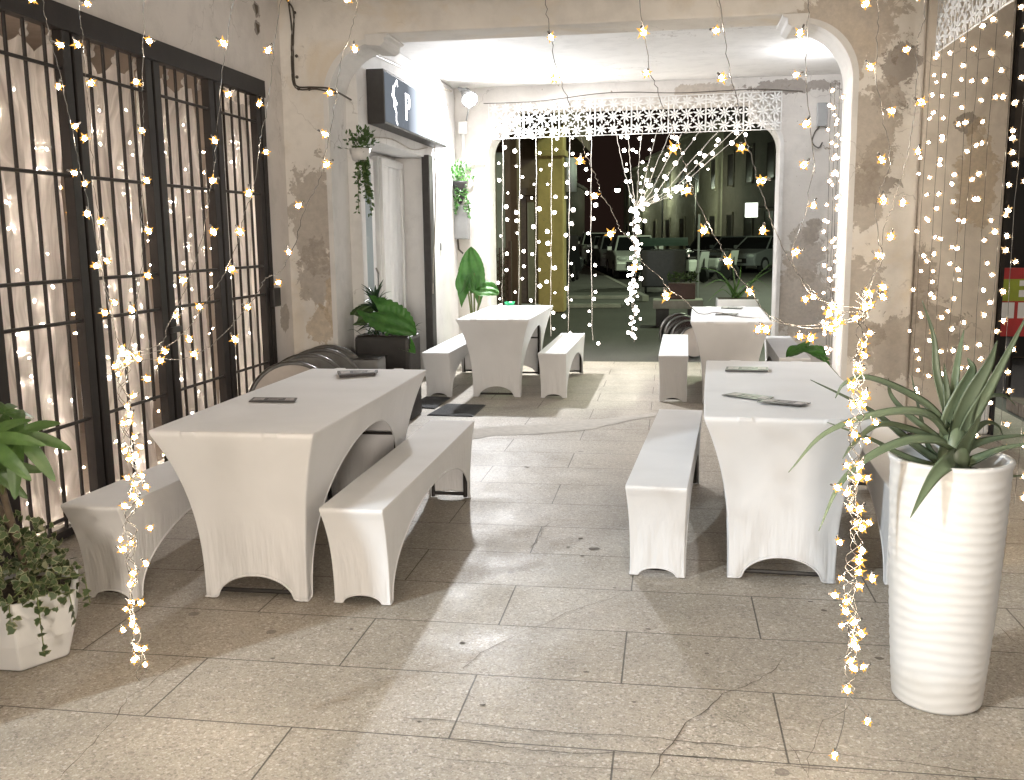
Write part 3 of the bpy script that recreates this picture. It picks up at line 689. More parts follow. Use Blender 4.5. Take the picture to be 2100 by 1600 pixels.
m = MB(); m.box((hx, -hy+0.025, 0.02), (hx+0.004, hy-0.025, hz-0.02)); m.build('face', sf.m, t)
M_SIGNW = emitter('sign_letters', (1.0, 1.0, 1.0), 1.6, 'NONE')
m = MB(); xx = hx+0.007
def strip(pts, wd):
    P = [Vector((xx, a, b)) for a, b in pts]; L, Rr = [], []
    for i, p in enumerate(P):
        tt = (P[min(i+1, len(P)-1)]-P[max(i-1, 0)]).normalized(); s = Vector((0, -tt.z, tt.y)); L.append(p+s*wd); Rr.append(p-s*wd)
    m.grid([L, Rr])
e0 = -hy+0.28
for pts, wd in (([(e0, 0.33), (e0-0.03, 0.27), (e0+0.02, 0.22), (e0+0.01, 0.16)], 0.03), ([(e0+0.01, 0.17), (e0+0.06, 0.13), (e0+0.05, 0.06), (e0+0.09, 0.03)], 0.012), ([(e0, 0.33), (e0+0.06, 0.37), (e0+0.10, 0.40)], 0.012), ([(e0+0.10, 0.40), (e0+0.12, 0.35)], 0.01), ([(e0-0.06, 0.25), (e0-0.03, 0.27)], 0.015), ([(e0+0.03, 0.22), (e0+0.09, 0.20)], 0.012)):
    strip(pts, wd)
m.build('emblem', M_SIGNW, t)
fc = bpy.data.curves.new('lettering', 'FONT'); fc.body = 'P'; fc.size = 0.34; fc.extrude = 0.002; fc.align_x = 'LEFT'
fo = bpy.data.objects.new('lettering', fc); COL.objects.link(fo); dg = bpy.context.evaluated_depsgraph_get(); me = bpy.data.meshes.new_from_object(fo.evaluated_get(dg)); bpy.data.objects.remove(fo)
me.materials.clear(); me.materials.append(M_SIGNW); lo = inst('lettering', me, t, (hx+0.007, -hy+0.62, 0.10), (R_(90), 0, R_(90)))
# floodlight
t = thing('floodlight', 'dazzling white floodlight bracketed to the wall above the electrical box', 'floodlight', (FLOOD.x, FLOOD.y, FLOOD.z))
q = FLOOD_DIR.to_track_quat('Z', 'Y').to_matrix().to_4x4()
m = MB(); m.lathe([(0.03, -0.16), (0.055, -0.14), (0.075, -0.03), (0.095, 0.0), (0.095, 0.035), (0.085, 0.035), (0.085, 0.02)], M=q, n=24); m.build('housing', M_GREYP, t, True)
m = MB(); m.lathe([(0.0, 0.062), (0.05, 0.055), (0.083, 0.030), (0.083, 0.021)], M=q, n=24); m.build('lens', M_FLOOD, t, True)
m = MB(); m.tube([(-0.02, 0.0, 0.09), (-0.14, 0.10, 0.13), (-0.16, 0.31, 0.13)], 0.014, 8); m.tube([(0, 0, -0.1), (-0.06, 0.2, -0.14), (-0.1, 0.31, -0.2)], 0.010, 8); m.build('bracket', M_GREYP, t)
# conduit and electrical box on the far wall
t = thing('conduit', 'white conduit pipe running down the wall from the floodlight', 'pipe', (-2.40, 11.27, 1.95))
m = MB(); m.tube([(0, 0, 0), (0, 0, 0.75)], 0.018, 10); m.tube(spline([(0.04, 0, 0.35), (0.12, -0.01, 0.42), (0.22, -0.01, 0.42), (0.27, 0, 0.40)], 5), 0.014, 8); m.build('pipe', M_WHITEP, t, True)
m = MB(); m.box((-0.05, -0.03, 0.72), (0.05, 0.025, 0.86), 0.008); m.build('junction_box', M_WHITEP, t)
t = thing('electrical_box', 'grey electrical cabinet on the wall below the hanging fern pot', 'electrical box', (-2.44, 11.29, 1.46))
m = MB(); m.box((-0.10, -0.14, 0), (0.10, 0.0, 0.40), 0.006); m.build('cabinet', M_GREYP, t)
m = MB(); m.box((-0.088, -0.146, 0.012), (0.088, -0.14, 0.388), 0.002); m.build('door', M_GREYP, t)
m = MB(); m.tube([(-0.04, -0.06, 0.0), (-0.03, -0.06, -0.12), (0.02, -0.05, -0.17)], 0.012, 6); m.build('cable', M_CABLED, t)
t = thing('wall_cable', 'dark cables running down and across the left pier of the middle arch', 'cable', (0, 0, 0))
m = MB(); m.tube(spline([at(588, 0, 1, Y1-0.012), at(602, 25, 1, Y1-0.012), at(601, 90, 1, Y1-0.014), at(603, 160, 1, Y1-0.012), at(611, 178, 1, Y1-0.012), at(640, 179, 1, Y1-0.012), at(672, 181, 1, Y1-0.014), at(690, 188, 1, Y1-0.012), at(720, 205, 1, Y1+0.2)], 5), 0.007, 6)
m.tube(spline([at(592, 8, 1, Y1-0.014), at(598, 60, 1, Y1-0.016), at(598, 130, 1, Y1-0.012), at(606, 180, 1, Y1-0.02), at(650, 183, 1, Y1-0.016), at(690, 192, 1, Y1-0.012)], 5), 0.006, 6); m.build('cable_run', M_CABLED, t)
for u, v in ((604, 26), (608, 115), (609, 158), (612, 182), (634, 183)):
    m = MB(); m.ball(at(u, v, 1, Y1-0.012), 0.014, 1); m.build('clip', M_CABLED, t)
t = thing('pier_fuse_box', 'old grey fuse box with loose wires high on the far right pier', 'fuse box', at(1686, 235, 1, 11.28))
m = MB(); m.box((-0.06, -0.06, -0.13), (0.05, 0, 0.12), 0.006); m.build('box', M_GREYP, t)
m = MB(); m.tube(spline([(-0.03, -0.05, -0.13), (-0.08, -0.05, -0.2), (-0.10, -0.04, -0.3), (-0.03, -0.04, -0.36), (0.01, -0.03, -0.3)], 5), 0.008, 6); m.build('loose_wire', M_CABLED, t)

# ------------------------------------------------------------------ lattice valances
def lattice_panel(S=0.41, th=0.006):
    m = MB()
    def petal(cx, cz, a, l0, l1, wd):
        d = Vector((math.cos(a), 0, math.sin(a))); n = Vector((-d.z, 0, d.x)); c = Vector((cx, 0, cz))
        pts = [c+d*l0, c+d*(l0+(l1-l0)*0.35)+n*wd, c+d*(l0+(l1-l0)*0.75)+n*wd*0.8, c+d*l1, c+d*(l0+(l1-l0)*0.75)-n*wd*0.8, c+d*(l0+(l1-l0)*0.35)-n*wd]
        m.prism(pts, (0, th, 0))
    K = 3; c_ = S/K
    for i in range(K):
        for j in range(K):
            cx, cz = (i+0.5)*c_, (j+0.5)*c_; ph = 0.2+0.35*((i+2*j) % 3)
            for k in range(8): petal(cx, cz, k*math.pi/4+ph, 0.006, c_*(0.49 if k % 2 == 0 else 0.56), 0.0098)
            m.lathe([(0.012, 0), (0.012, th)], (cx, 0, cz), 8, Matrix.Rotation(R_(-90), 4, 'X'))
    for i in range(1, K):
        for j in range(1, K):
            for k in range(5): petal(i*c_, j*c_, k*math.pi*0.4+0.5+i, 0.0, 0.032, 0.008)
    b = 0.008
    m.box((0, 0, 0), (S, th, b)); m.box((0, 0, S-b), (S, th, S)); m.box((0, 0, b), (b, th, S-b)); m.box((S-b, 0, b), (S, th, S-b))
    return m.mesh('lattice_panel', M_WHITEP)
me_lp = lattice_panel()
t = thing('lattice_valance', 'white flower cut-out lattice strip hung across the far arch', 'lattice', (-2.09, 11.24, 2.60))
for i in range(8): inst('lattice_panel', me_lp, t, (i*0.411, 0.0, 0.002*i), (0, 0, 0))
m = MB(); m.tube(spline([(-0.05, -0.02, 0.40), (0.6, -0.02, 0.405), (1.4, -0.02, 0.47), (2.2, -0.02, 0.44), (3.0, -0.02, 0.45), (3.5, -0.02, 0.41)], 5), 0.005, 6); m.build('hanging_wire', M_CABLED, t)
t = thing('lattice_valance', 'white flower cut-out lattice strip over the right street opening', 'lattice', (1.66, 6.75, 2.60))
for i in range(10): inst('lattice_panel', me_lp, t, (0, -i*0.411, 0), (0, 0, R_(-90)))
m = MB(); m.tube([(0, 0.05, 0.42), (0.0, -4.1, 0.43)], 0.005, 6); m.build('hanging_wire', M_CABLED, t)

# ------------------------------------------------------------------ fairy lights
def bulb_star(name, r, mat, tip, seed):  # tip: material of the spikes that imitate bloom
    """small LED: bright rounded core, glowing spikes that imitate its bloom, and a socket on the wire side"""
    rr = random.Random(seed); m = MB()
    m.ball((0, 0, -0.006), r, 2, (1, 1, 1.25))
    n0 = len(m.bm.faces)
    for k in range(8):
        a = k*2*math.pi*0.382*1.0+rr.uniform(-.3, .3); e = math.asin(-0.85+1.7*(k+0.5)/8)+rr.uniform(-.2, .2); d = Vector((math.cos(a)*math.cos(e), math.sin(a)*math.cos(e), math.sin(e)))
        L = r*rr.uniform(1.9, 3.0); m.tube([d*r*0.70+Vector((0, 0, -0.006)), d*L+Vector((0, 0, -0.006))], [r*0.62, r*0.03], 5)
    n1 = len(m.bm.faces)
    m.tube([(0, 0, 0.0), (0, 0, 0.014)], r*0.42, 5)
    m.bm.faces.ensure_lookup_table()
    for i in range(n0, n1): m.bm.faces[i].material_index = 1
    for i in range(n1, len(m.bm.faces)): m.bm.faces[i].material_index = 2
    return m.mesh(name, [mat, tip, M_WIRE], True)
def bulb_globe(name, r, mat):
    m = MB(); m.ball((0, 0, -r*0.7), r, 2); n1 = len(m.bm.faces); m.tube([(0, 0, 0.0), (0, 0, 0.02)], r*0.35, 5)
    m.bm.faces.ensure_lookup_table()
    for i in range(n1, len(m.bm.faces)): m.bm.faces[i].material_index = 1
    return m.mesh(name, [mat, M_WIRE], True)
STAR = [bulb_star('bulb', 0.0058, M_LED, M_LEDH, k) for k in range(4)]
STARB = [bulb_star('bulb', 0.0066, M_LED, M_LEDH, k+9) for k in range(3)]
STARI = [bulb_star('bulb', 0.0056, M_LEDI, M_LEDH, k+20) for k in range(3)]
GLOBE = [bulb_globe('bulb', 0.017, M_LEDW), bulb_globe('bulb', 0.012, M_LEDW), bulb_globe('bulb', 0.021, M_LEDW)]
GLOBES = [bulb_star('bulb', 0.0092, M_LEDJ, M_LEDHW, k+40) for k in range(3)]

def light_string(label, grp, pts, spacing, bulbs, wire_r, wmat=M_WIRE, seed=0, jit=0.012, first=0.5, maxn=100, explicit=None, wig=0.003, off=0.02):
    rr = random.Random(seed)
    P = spline(pts, 7) if len(pts) > 2 else [Vector(pts[0]).lerp(Vector(pts[1]), k/24) for k in range(25)]
    P = [p+Vector((rr.uniform(-1, 1), rr.uniform(-1, 1)*0.6, 0))*wig for p in P]
    o = P[0].copy(); t = thing('fairy_light_string', label, 'string lights', o, 0, grp)
    m = MB(); m.tube([p-o for p in P], wire_r, 5); m.build('wire', wmat, t)
    if explicit:
        loc = explicit
    else:
        loc = []; d = -spacing*first; acc = 0.0
        for a, b in zip(P, P[1:]):
            L = (b-a).length
            while d+spacing <= acc+L:
                d += spacing*rr.uniform(0.8, 1.2); q = a.lerp(b, max(0, min(1, (d-acc)/max(L, 1e-6)))); loc.append(q)
            acc += L
    for q in loc[:maxn]:
        dx = Vector((rr.choice((-1, 1))*rr.uniform(0.5, 1.1)*off, rr.uniform(-0.5, 0.5)*off, rr.uniform(-1, 0.4)*off)) if not explicit else Vector()
        inst('bulb', rr.choice(bulbs), t, q-o+dx, (rr.uniform(-1.2, 1.2), rr.uniform(-1.2, 1.2), rr.uniform(0, 6.28)), rr.uniform(0.85, 1.15))
    return t
ORD = ['first', 'second', 'third', 'fourth', 'fifth', 'sixth', 'seventh', 'eighth', 'ninth', 'tenth', 'eleventh', 'twelfth', 'thirteenth', 'fourteenth']
YF = 2.32
fl = lambda px, yy=YF: [at(u, v, 1, yy) for u, v in px]
FLS = [[(80, -60), (90, 15), (101, 71), (124, 158), (141, 240), (161, 330), (176, 390), (205, 540), (232, 660), (250, 722)],
 [(160, -60), (165, 34), (169, 71), (180, 187), (187, 281), (191, 375), (204, 469), (204, 525), (214, 577), (229, 624), (240, 702), (252, 735)],
 [(297, -60), (294, 82), (293, 187), (294, 262), (290, 375), (289, 450), (293, 525), (283, 600), (274, 670), (258, 730)],
 [(488, -60), (480, 0), (456, 146), (448, 240), (439, 338), (428, 412), (416, 480), (398, 544), (375, 605), (345, 665), (330, 704), (260, 728)],
 [(583, -60), (575, 0), (560, 120), (544, 240), (532, 300), (521, 375), (514, 405), (499, 450), (487, 499), (457, 567), (431, 609), (409, 639), (390, 669), (337, 714), (262, 735)],
 [(742, -60), (733, 0), (720, 58), (697, 131), (690, 200), (672, 290), (655, 370), (625, 430), (602, 508), (575, 556), (545, 572), (525, 605), (480, 661), (431, 710), (375, 736), (322, 736), (262, 742)]]
for i, px in enumerate(FLS):
    light_string(ORD[i]+' warm string from the left drawn aside to the left light bundle', 'front fairy lights tied to the left', fl(px, YF+0.02*math.sin(i*2)), 0.112, STAR, 0.0009, seed=100+i)
FRS = [[(1112, -60), (1118, 0), (1128, 70), (1145, 150), (1168, 215), (1192, 284), (1204, 321), (1225, 370), (1232, 398), (1256, 433), (1270, 468), (1291, 489), (1309, 520), (1318, 538), (1351, 566), (1372, 594), (1400, 611), (1435, 643), (1470, 641), (1505, 648), (1540, 652), (1582, 657), (1630, 668), (1690, 664), (1762, 650)],
 [(1303, -60), (1312, 0), (1330, 130), (1350, 190), (1382, 272), (1396, 314), (1414, 370), (1424, 398), (1449, 454), (1470, 489), (1494, 538), (1526, 580), (1554, 618), (1580, 648), (1650, 672), (1710, 668), (1762, 655)],
 [(1470, -60), (1475, 0), (1490, 110), (1505, 180), (1526, 275), (1543, 328), (1557, 384), (1575, 436), (1592, 478), (1622, 540), (1670, 600), (1720, 636), (1765, 640)],
 [(1660, -60), (1660, 0), (1655, 70), (1655, 200), (1668, 330), (1650, 440), (1625, 530), (1660, 600), (1715, 625), (1768, 632)],
 [(1803, -60), (1800, 0), (1800, 55), (1797, 143), (1810, 240), (1825, 335), (1800, 405), (1800, 487), (1812, 530), (1780, 585), (1770, 625)],
 [(1903, -60), (1895, 40), (1880, 90), (1880, 152), (1872, 270), (1850, 360), (1828, 430), (1815, 460), (1795, 560), (1772, 622)]]
BUL = [[(1128, 73), (1138, 160), (1190, 325), (1215, 400), (1256, 478), (1302, 545), (1365, 602), (1556, 672), (1568, 672), (1640, 686), (1690, 668)],
 [(1318, 62), (1327, 147), (1377, 303), (1412, 388), (1445, 468), (1488, 535), (1535, 595), (1662, 690), (1700, 672)],
 [(1465, 62), (1478, 157), (1520, 300), (1567, 370), (1565, 468), (1650, 612), (1700, 640)],
 [(1643, 63), (1637, 152), (1655, 250), (1652, 335), (1670, 417), (1637, 515), (1665, 605), (1707, 622)], None, None]
for i, px in enumerate(FRS):
    ex = [at(u, v, 1, YF) for u, v in BUL[i]] if BUL[i] else None
    light_string(ORD[i]+' warm string from the left drawn aside to the right light bundle', 'front fairy lights tied to the right', fl(px, YF+0.02*math.sin(i*3)), 0.112, STARB if i < 3 else STAR, 0.0010, seed=130+i, explicit=ex)
def bundle(label, grp, path, yy, n, spread, bulbs, seed, wr=0.0010, strands=4, amp=0.012, wmat=M_WIRE, extra=()):
    rr = random.Random(seed); P = spline([at(u, v, 1, yy) for u, v in path], 6); o = P[0].copy()
    t = thing('fairy_light_bundle', label, 'string lights', o, 0, grp)
    for s in range(strands):
        m = MB(); ph = rr.uniform(0, 6.28); end = len(P) if s < 2 else int(len(P)*rr.uniform(0.75, 0.97))
        m.tube([p-o+Vector((math.sin(i*0.9+ph)*amp+rr.uniform(-1, 1)*amp*0.4, math.cos(i*0.7+ph)*amp, 0)) for i, p in enumerate(P[:end])], wr, 5); m.build('wire', wmat, t)
    cl = None
    for k in range(n):
        if cl is None or rr.random() < 0.55: cl = rr.random()
        f = (k+rr.uniform(-0.8, 0.8))/n*0.985*(len(P)-1); f = max(0.0, min(len(P)-1.01, f)); i = int(f); q = P[i].lerp(P[i+1], f-i)
        inst('bulb', rr.choice(bulbs), t, q-o+Vector((rr.gauss(0, 0.8)*spread, rr.gauss(0, 0.6)*spread, rr.uniform(-0.4, 0.4)*spread)), (rr.uniform(-1.4, 1.4), rr.uniform(-1.4, 1.4), rr.uniform(0, 6.28)), rr.uniform(0.85, 1.2))
    for (u, v) in extra:
        q = at(u, v, 1, yy); inst('bulb', bulbs[0], t, q-o)
        m = MB(); m.tube(spline([P[-1]-o, (P[-1]-o).lerp(q-o, 0.5)+Vector((0.006, 0, 0)), q-o], 5), wr, 5); m.build('wire', wmat, t)
    return t
bundle('gathered bundle of warm fairy lights hanging in front of the left bench', None, [(252, 715), (252, 760), (258, 830), (262, 900), (274, 950), (275, 1000), (266, 1060), (268, 1120), (272, 1180), (270, 1240), (276, 1290), (285, 1340), (291, 1395)], YF, 44, 0.024, STAR, 5)
bundle('gathered bundle of warm fairy lights hanging beside the aloe pot', None, [(1768, 600), (1770, 650), (1764, 720), (1760, 790), (1756, 850), (1752, 930), (1748, 985), (1752, 1040), (1757, 1090), (1750, 1150), (1742, 1200), (1748, 1260), (1746, 1310), (1742, 1370), (1736, 1425)], YF-0.02, 48, 0.027, STARB+STAR, 6, extra=((1780, 1475), (1712, 1545)))
# far arch
YB = 11.2
for i, (x, y1) in enumerate(((1032, 668), (1066, 668), (1100, 668), (1132, 690), (1168, 690), (1213, 698))):
    light_string(ORD[i]+' straight globe string from the left in the far arch', 'straight globe strings in the far arch', [at(x, 262, 1, YB), at(x-1, 480, 1, YB), at(x-3 if i < 5 else x+2, y1, 1, YB)], 0.165, GLOBE, 0.0035, wmat=M_WIREF, seed=160+i, off=0.05, wig=0.006)
KN = (1303, 428)
for i, x in enumerate((1262, 1288, 1318, 1350, 1378, 1405, 1440, 1480, 1512, 1534)):
    sag = 22+4*i
    light_string(ORD[i]+' globe string from the left gathered to mid far arch', 'gathered globe strings in the far arch', [at(x, 262, 1, YB), at(x*0.62+KN[0]*0.38-2, 262+(KN[1]-262)*0.38+sag*0.25, 1, YB-0.02), at(x*0.3+KN[0]*0.7, 262+(KN[1]-262)*0.72+sag*0.35, 1, YB-0.03), at(KN[0], KN[1], 1, YB-0.03)], 0.17, GLOBE, 0.0032, wmat=M_WIREF, seed=180+i, off=0.05, wig=0.006)
bundle('gathered bundle of bright globe lights hanging to the floor in the far arch', None, [(1303, 425), (1301, 470), (1304, 510), (1300, 560), (1298, 600), (1299, 650), (1297, 702)], YB-0.03, 74, 0.045, GLOBE, 8, 0.003, 5, 0.02)
# column beside the right pier of the middle arch
for i, (x0, x1) in enumerate(((1704, 1694), (1713, 1700), (1722, 1704))):
    light_string(('left', 'middle', 'right')[i]+' of three light strings down the middle arch right pier', 'strings on the middle arch pier', [at(x0, 170, 1, Y1+0.16), at((x0+x1)/2, 440, 1, Y1+0.16), at(x1, 735, 1, Y1+0.16)], 0.10, GLOBES, 0.002, seed=210+i, off=0.03)
# curtain of strings over the right street opening
nst = 10
for i in range(nst):
    yy = 6.72-0.255*i
    rr = random.Random(300+i); zb = rr.uniform(0.25, 0.6) if i < 7 else rr.uniform(0.15, 0.4)
    light_string(ORD[i]+' string from the pier in the right street light curtain', 'light curtain of the right street opening', [(1.63, yy, 2.62), (1.62+rr.uniform(-.02, .02), yy+rr.uniform(-.03, .03), 1.6), (1.62, yy+rr.uniform(-.04, .04), zb)], 0.125, GLOBES, 0.0014, seed=220+i, off=0.035)
# strings behind the sheer curtains
for i in range(14):
    yy = 3.42+0.245*i; rr = random.Random(400+i)
    light_string(ORD[i]+' string from the near end behind the sheer curtains', 'lights behind the sheer curtains', [(-3.13, yy, 2.3), (-3.13, yy+rr.uniform(-.08, .08), 1.3), (-3.13, yy+rr.uniform(-.1, .1), 0.15)], 0.135, STARI, 0.0012, seed=240+i, off=0.06)

# ------------------------------------------------------------------ plants
def blade(m, path, w0, th, nrm=None, taper=1.0, chan=0.35, n=5):
    """fleshy leaf: crescent section swept along a path, wide at the base, ending in a point"""
    P = spline(path, 6); N = len(P); rings = []
    for i, p in enumerate(P):
        f = i/(N-1); t = (P[min(i+1, N-1)]-P[max(i-1, 0)]).normalized()
        s = t.cross(Vector((0, 0, 1)) if nrm is None else nrm)
        if s.length < 0.1: s = t.cross(Vector((0, -1, 0.2)))
        s.normalize(); u = s.cross(t).normalized()
        wd = w0*(1-f**1.5)**taper*(0.75+0.25*min(1, f*5))+0.0012; h = th*(1-f)**0.7+0.0008
        ring = []
        for k in range(n+1):
            q = -1+2*k/n; ring.append(p+s*(wd*q)+u*(chan*wd*q*q))
        for k in range(n, -1, -1):
            q = -1+2*k/n; ring.append(p+s*(wd*q*0.97)+u*(chan*wd*q*q-h*(1-q*q)-0.0006))
        rings.append([m.bm.verts.new(v) for v in ring])
    for A, B in zip(rings, rings[1:]):
        for k in range(len(A)): m.bm.faces.new((A[k], A[(k+1) % len(A)], B[(k+1) % len(A)], B[k]))
    m.bm.faces.new(rings[0]); m.bm.faces.new(rings[-1][::-1])
# tall white pot with aloe
PC = Vector((0.862, 3.06, 0))
t = thing('potted_aloe', 'large green aloe in a tall white wavy-ribbed pot', 'potted plant', PC)
def rib(a, z, r): return r*(1+(0.0055+0.003*noise.noise(Vector((math.cos(a)*2, math.sin(a)*2, z*5))))*math.sin(z*2*math.pi/0.033+1.5*math.sin(a*2+z*6)+1.0*math.sin(a*3-z*11)+2.2*noise.noise(Vector((math.cos(a)*1.6, math.sin(a)*1.6, z*7))))*(1 if 0.01 < z < 0.765 else 0))
prof = [(0.0, 0.0), (0.126, 0.0), (0.133, 0.006)]+[(0.134+0.040*(z/0.79)**1.0+0.006*math.sin(math.pi*z/0.79), z) for z in [0.012+0.00525*i for i in range(144)]]
prof += [(0.177, 0.775), (0.180, 0.783), (0.177, 0.790), (0.165, 0.790), (0.160, 0.780), (0.157, 0.70)]
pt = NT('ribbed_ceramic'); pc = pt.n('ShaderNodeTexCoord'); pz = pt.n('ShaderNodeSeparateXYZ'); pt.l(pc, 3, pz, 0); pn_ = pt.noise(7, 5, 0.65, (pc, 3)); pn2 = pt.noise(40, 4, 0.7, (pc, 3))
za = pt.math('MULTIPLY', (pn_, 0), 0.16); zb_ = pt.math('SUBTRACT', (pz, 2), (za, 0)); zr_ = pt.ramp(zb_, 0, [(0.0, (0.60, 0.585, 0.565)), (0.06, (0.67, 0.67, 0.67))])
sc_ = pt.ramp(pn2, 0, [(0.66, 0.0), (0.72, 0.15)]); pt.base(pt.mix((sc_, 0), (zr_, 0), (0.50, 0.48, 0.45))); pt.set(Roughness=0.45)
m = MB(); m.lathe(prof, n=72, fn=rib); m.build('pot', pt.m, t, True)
m = MB(); m.lathe([(0.0, 0.735), (0.08, 0.738), (0.158, 0.728)], n=32, fn=lambda a, z, r: r); m.build('soil', M_SOIL, t)
AL = [([(1617, 969), (1692, 890), (1805, 849), (1899, 849), (1945, 890)], -.22, .018), ([(1679, 1089), (1722, 995), (1782, 939), (1861, 905), (1929, 905), (1955, 925)], -.30, .019),
 ([(1713, 817), (1730, 789), (1767, 774), (1824, 789), (1899, 830), (1945, 880)], .02, .015), ([(1662, 779), (1749, 822), (1805, 856), (1850, 894), (1899, 931), (1940, 955)], .06, .016),
 ([(1696, 866), (1786, 901), (1842, 931), (1899, 954), (1945, 962)], -.08, .015), ([(1728, 941), (1752, 909), (1805, 871), (1880, 886), (1940, 915)], -.12, .014),
 ([(1822, 776), (1827, 811), (1860, 850), (1925, 900)], .14, .012), ([(1869, 770), (1887, 852), (1905, 920), (1940, 950)], .12, .009),
 ([(1891, 616), (1914, 691), (1921, 770), (1942, 850), (1955, 910)], .06, .017), ([(1977, 676), (1966, 729), (1957, 800), (1957, 900)], .12, .014), ([(1936, 746), (1941, 800), (1950, 900)], .05, .013),
 ([(1984, 734), (1992, 759), (1968, 810), (1945, 870), (1950, 930)], .03, .034), ([(2045, 699), (2026, 747), (1990, 810), (1968, 870), (1960, 930)], -.05, .036),
 ([(2115, 630), (2067, 721), (2025, 800), (1985, 870), (1965, 930)], -.06, .022), ([(2130, 890), (2049, 899), (1995, 914), (1962, 935)], .04, .017), ([(2140, 905), (2060, 920), (2010, 940), (1962, 962)], -.1, .018),
 ([(1867, 1062), (1891, 1014), (1917, 972), (1945, 945), (1958, 935)], -.265, .026), ([(2084, 832), (2060, 812), (2020, 818), (1985, 860), (1960, 920)], .12, .013), ([(2013, 846), (1995, 880), (1975, 915), (1962, 945)], -.12, .026),
 ([(2058, 894), (2045, 872), (2018, 869), (1985, 900), (1962, 940)], .08, .012), ([(2110, 975), (2050, 978), (2005, 978), (1965, 965)], -.04, .013)]
for k, (px, dy, wd) in enumerate(AL):
    n = len(px)-1; ex = 0.42 if k == 16 else 1.0; path = [at(u, v, 1, PC.y+dy*(1-i/n)**ex)-PC for i, (u, v) in enumerate(px)][::-1]
    wd *= 1.12; m = MB(); blade(m, path, wd, wd*0.55, nrm=Vector((0, -0.55, 0.85)) if k not in (11, 12, 13, 18, 16) else Vector((0.25, -1, 0.25)))
    m.build('leaf', M_ALOE, t, True)
m = MB(); m.lathe([(0.05, 0.73), (0.045, 0.80), (0.03, 0.87), (0.0, 0.89)], c=(at(1955, 940, 1, PC.y).x-PC.x, 0, 0), n=14); m.build('crown', M_ALOE, t, True)

def leaf_flat(m, path, wfun, nrm, fold=0.25, n=4, ruff=0.0):
    P = spline(path, 6); N = len(P); G = []
    for i, p in enumerate(P):
        f = i/(N-1); t_ = (P[min(i+1, N-1)]-P[max(i-1, 0)]).normalized(); s = t_.cross(nrm)
        if s.length < 1e-3: s = Vector((1, 0, 0))
        s.normalize(); u = s.cross(t_).normalized(); wd = wfun(f)
        G.append([p+s*wd*(-1+2*k/(2*n))+u*(fold*wd*abs(-1+k/n)+ruff*wd*math.sin(i*2.1+k)) for k in range(2*n+1)])
    m.grid(G)
# hexagonal white pot with palm-leaved plant and ivy
HC = Vector((-2.285, 2.955, 0))
t = thing('potted_fatsia', 'palm-leaved plant with variegated ivy in a white faceted pot by the barred window', 'potted plant', HC)
m = MB(); hexp = lambda r, z: [Vector((r*math.cos(R_(60*k)), r*math.sin(R_(60*k)), z)) for k in range(6)]
rings = [hexp(0.155, 0.0), hexp(0.170, 0.008), hexp(0.198, 0.10), hexp(0.212, 0.20), hexp(0.214, 0.262), hexp(0.196, 0.262), hexp(0.19, 0.20)]
V = [[m.bm.verts.new(p) for p in r] for r in rings]
for A, B in zip(V, V[1:]):
    for k in range(6): m.bm.faces.new((A[k], A[(k+1) % 6], B[(k+1) % 6], B[k]))
m.bm.faces.new(V[0][::-1]); m.build('pot', M_WPOT, t, bevel=0.006)
m = MB(); m.face(hexp(0.19, 0.235)); m.build('soil', M_SOIL, t)
trunk = [(0.02, 0.02, 0.23), (0.03, -0.02, 0.4), (0.02, -0.06, 0.6), (0.04, -0.10, 0.72)]
m = MB(); m.tube(spline(trunk, 4), 0.012, 8); m.tube(spline([(0.03, -0.02, 0.4), (-0.06, -0.02, 0.62), (-0.10, -0.05, 0.80)], 4), 0.009, 8); m.build('stem', M_BARK, t, True)
def palmate(c, rad, nrm, rot, mat, droop=0.35):
    nrm = Vector(nrm).normalized(); a1 = nrm.orthogonal().normalized(); a2 = nrm.cross(a1); m = MB()
    for k in range(8):
        an = rot+R_(-150+300*k/7); d = a1*math.cos(an)+a2*math.sin(an); L = rad*1.12*(1.0-0.28*abs(k-3.5)/3.5)
        path = [Vector(c)+d*L*f-nrm*(droop*L*f*f)+Vector((0, 0, -0.10*L*f*f)) for f in (0, .3, .65, 1)]
        leaf_flat(m, path, lambda f, L=L: L*0.135*(math.sin(math.pi*min(1, (f*0.86+0.10)))**0.8)*(1 if f < 0.97 else 0.25)+0.001, nrm, 0.18, 3, 0.04)
    return m.build('leaf', mat, t, True)
for (u, v, yy, rad, nr, rot) in ((38, 892, 2.70, 0.165, (0.35, -0.75, 0.65), 0.4), (8, 846, 2.85, 0.12, (0.5, -0.3, 0.9), 2.2), (-30, 900, 2.62, 0.16, (0.1, -0.7, 0.6), 1.3), (-20, 960, 2.75, 0.15, (0.3, -0.8, 0.5), 3.6)):
    c = at(u, v, 1, yy)-HC; palmate(c, rad, nr, rot, M_LEAF)
    m = MB(); m.tube(spline([(0.03, -0.08, 0.62), (c+Vector((0.03, -0.08, 0.6)))*0.5+Vector((0, 0, 0.02)), c], 4), 0.004, 6); m.build('petiole', M_STEM, t, True)
m = MB(); mc = MB(); rr = random.Random(12)
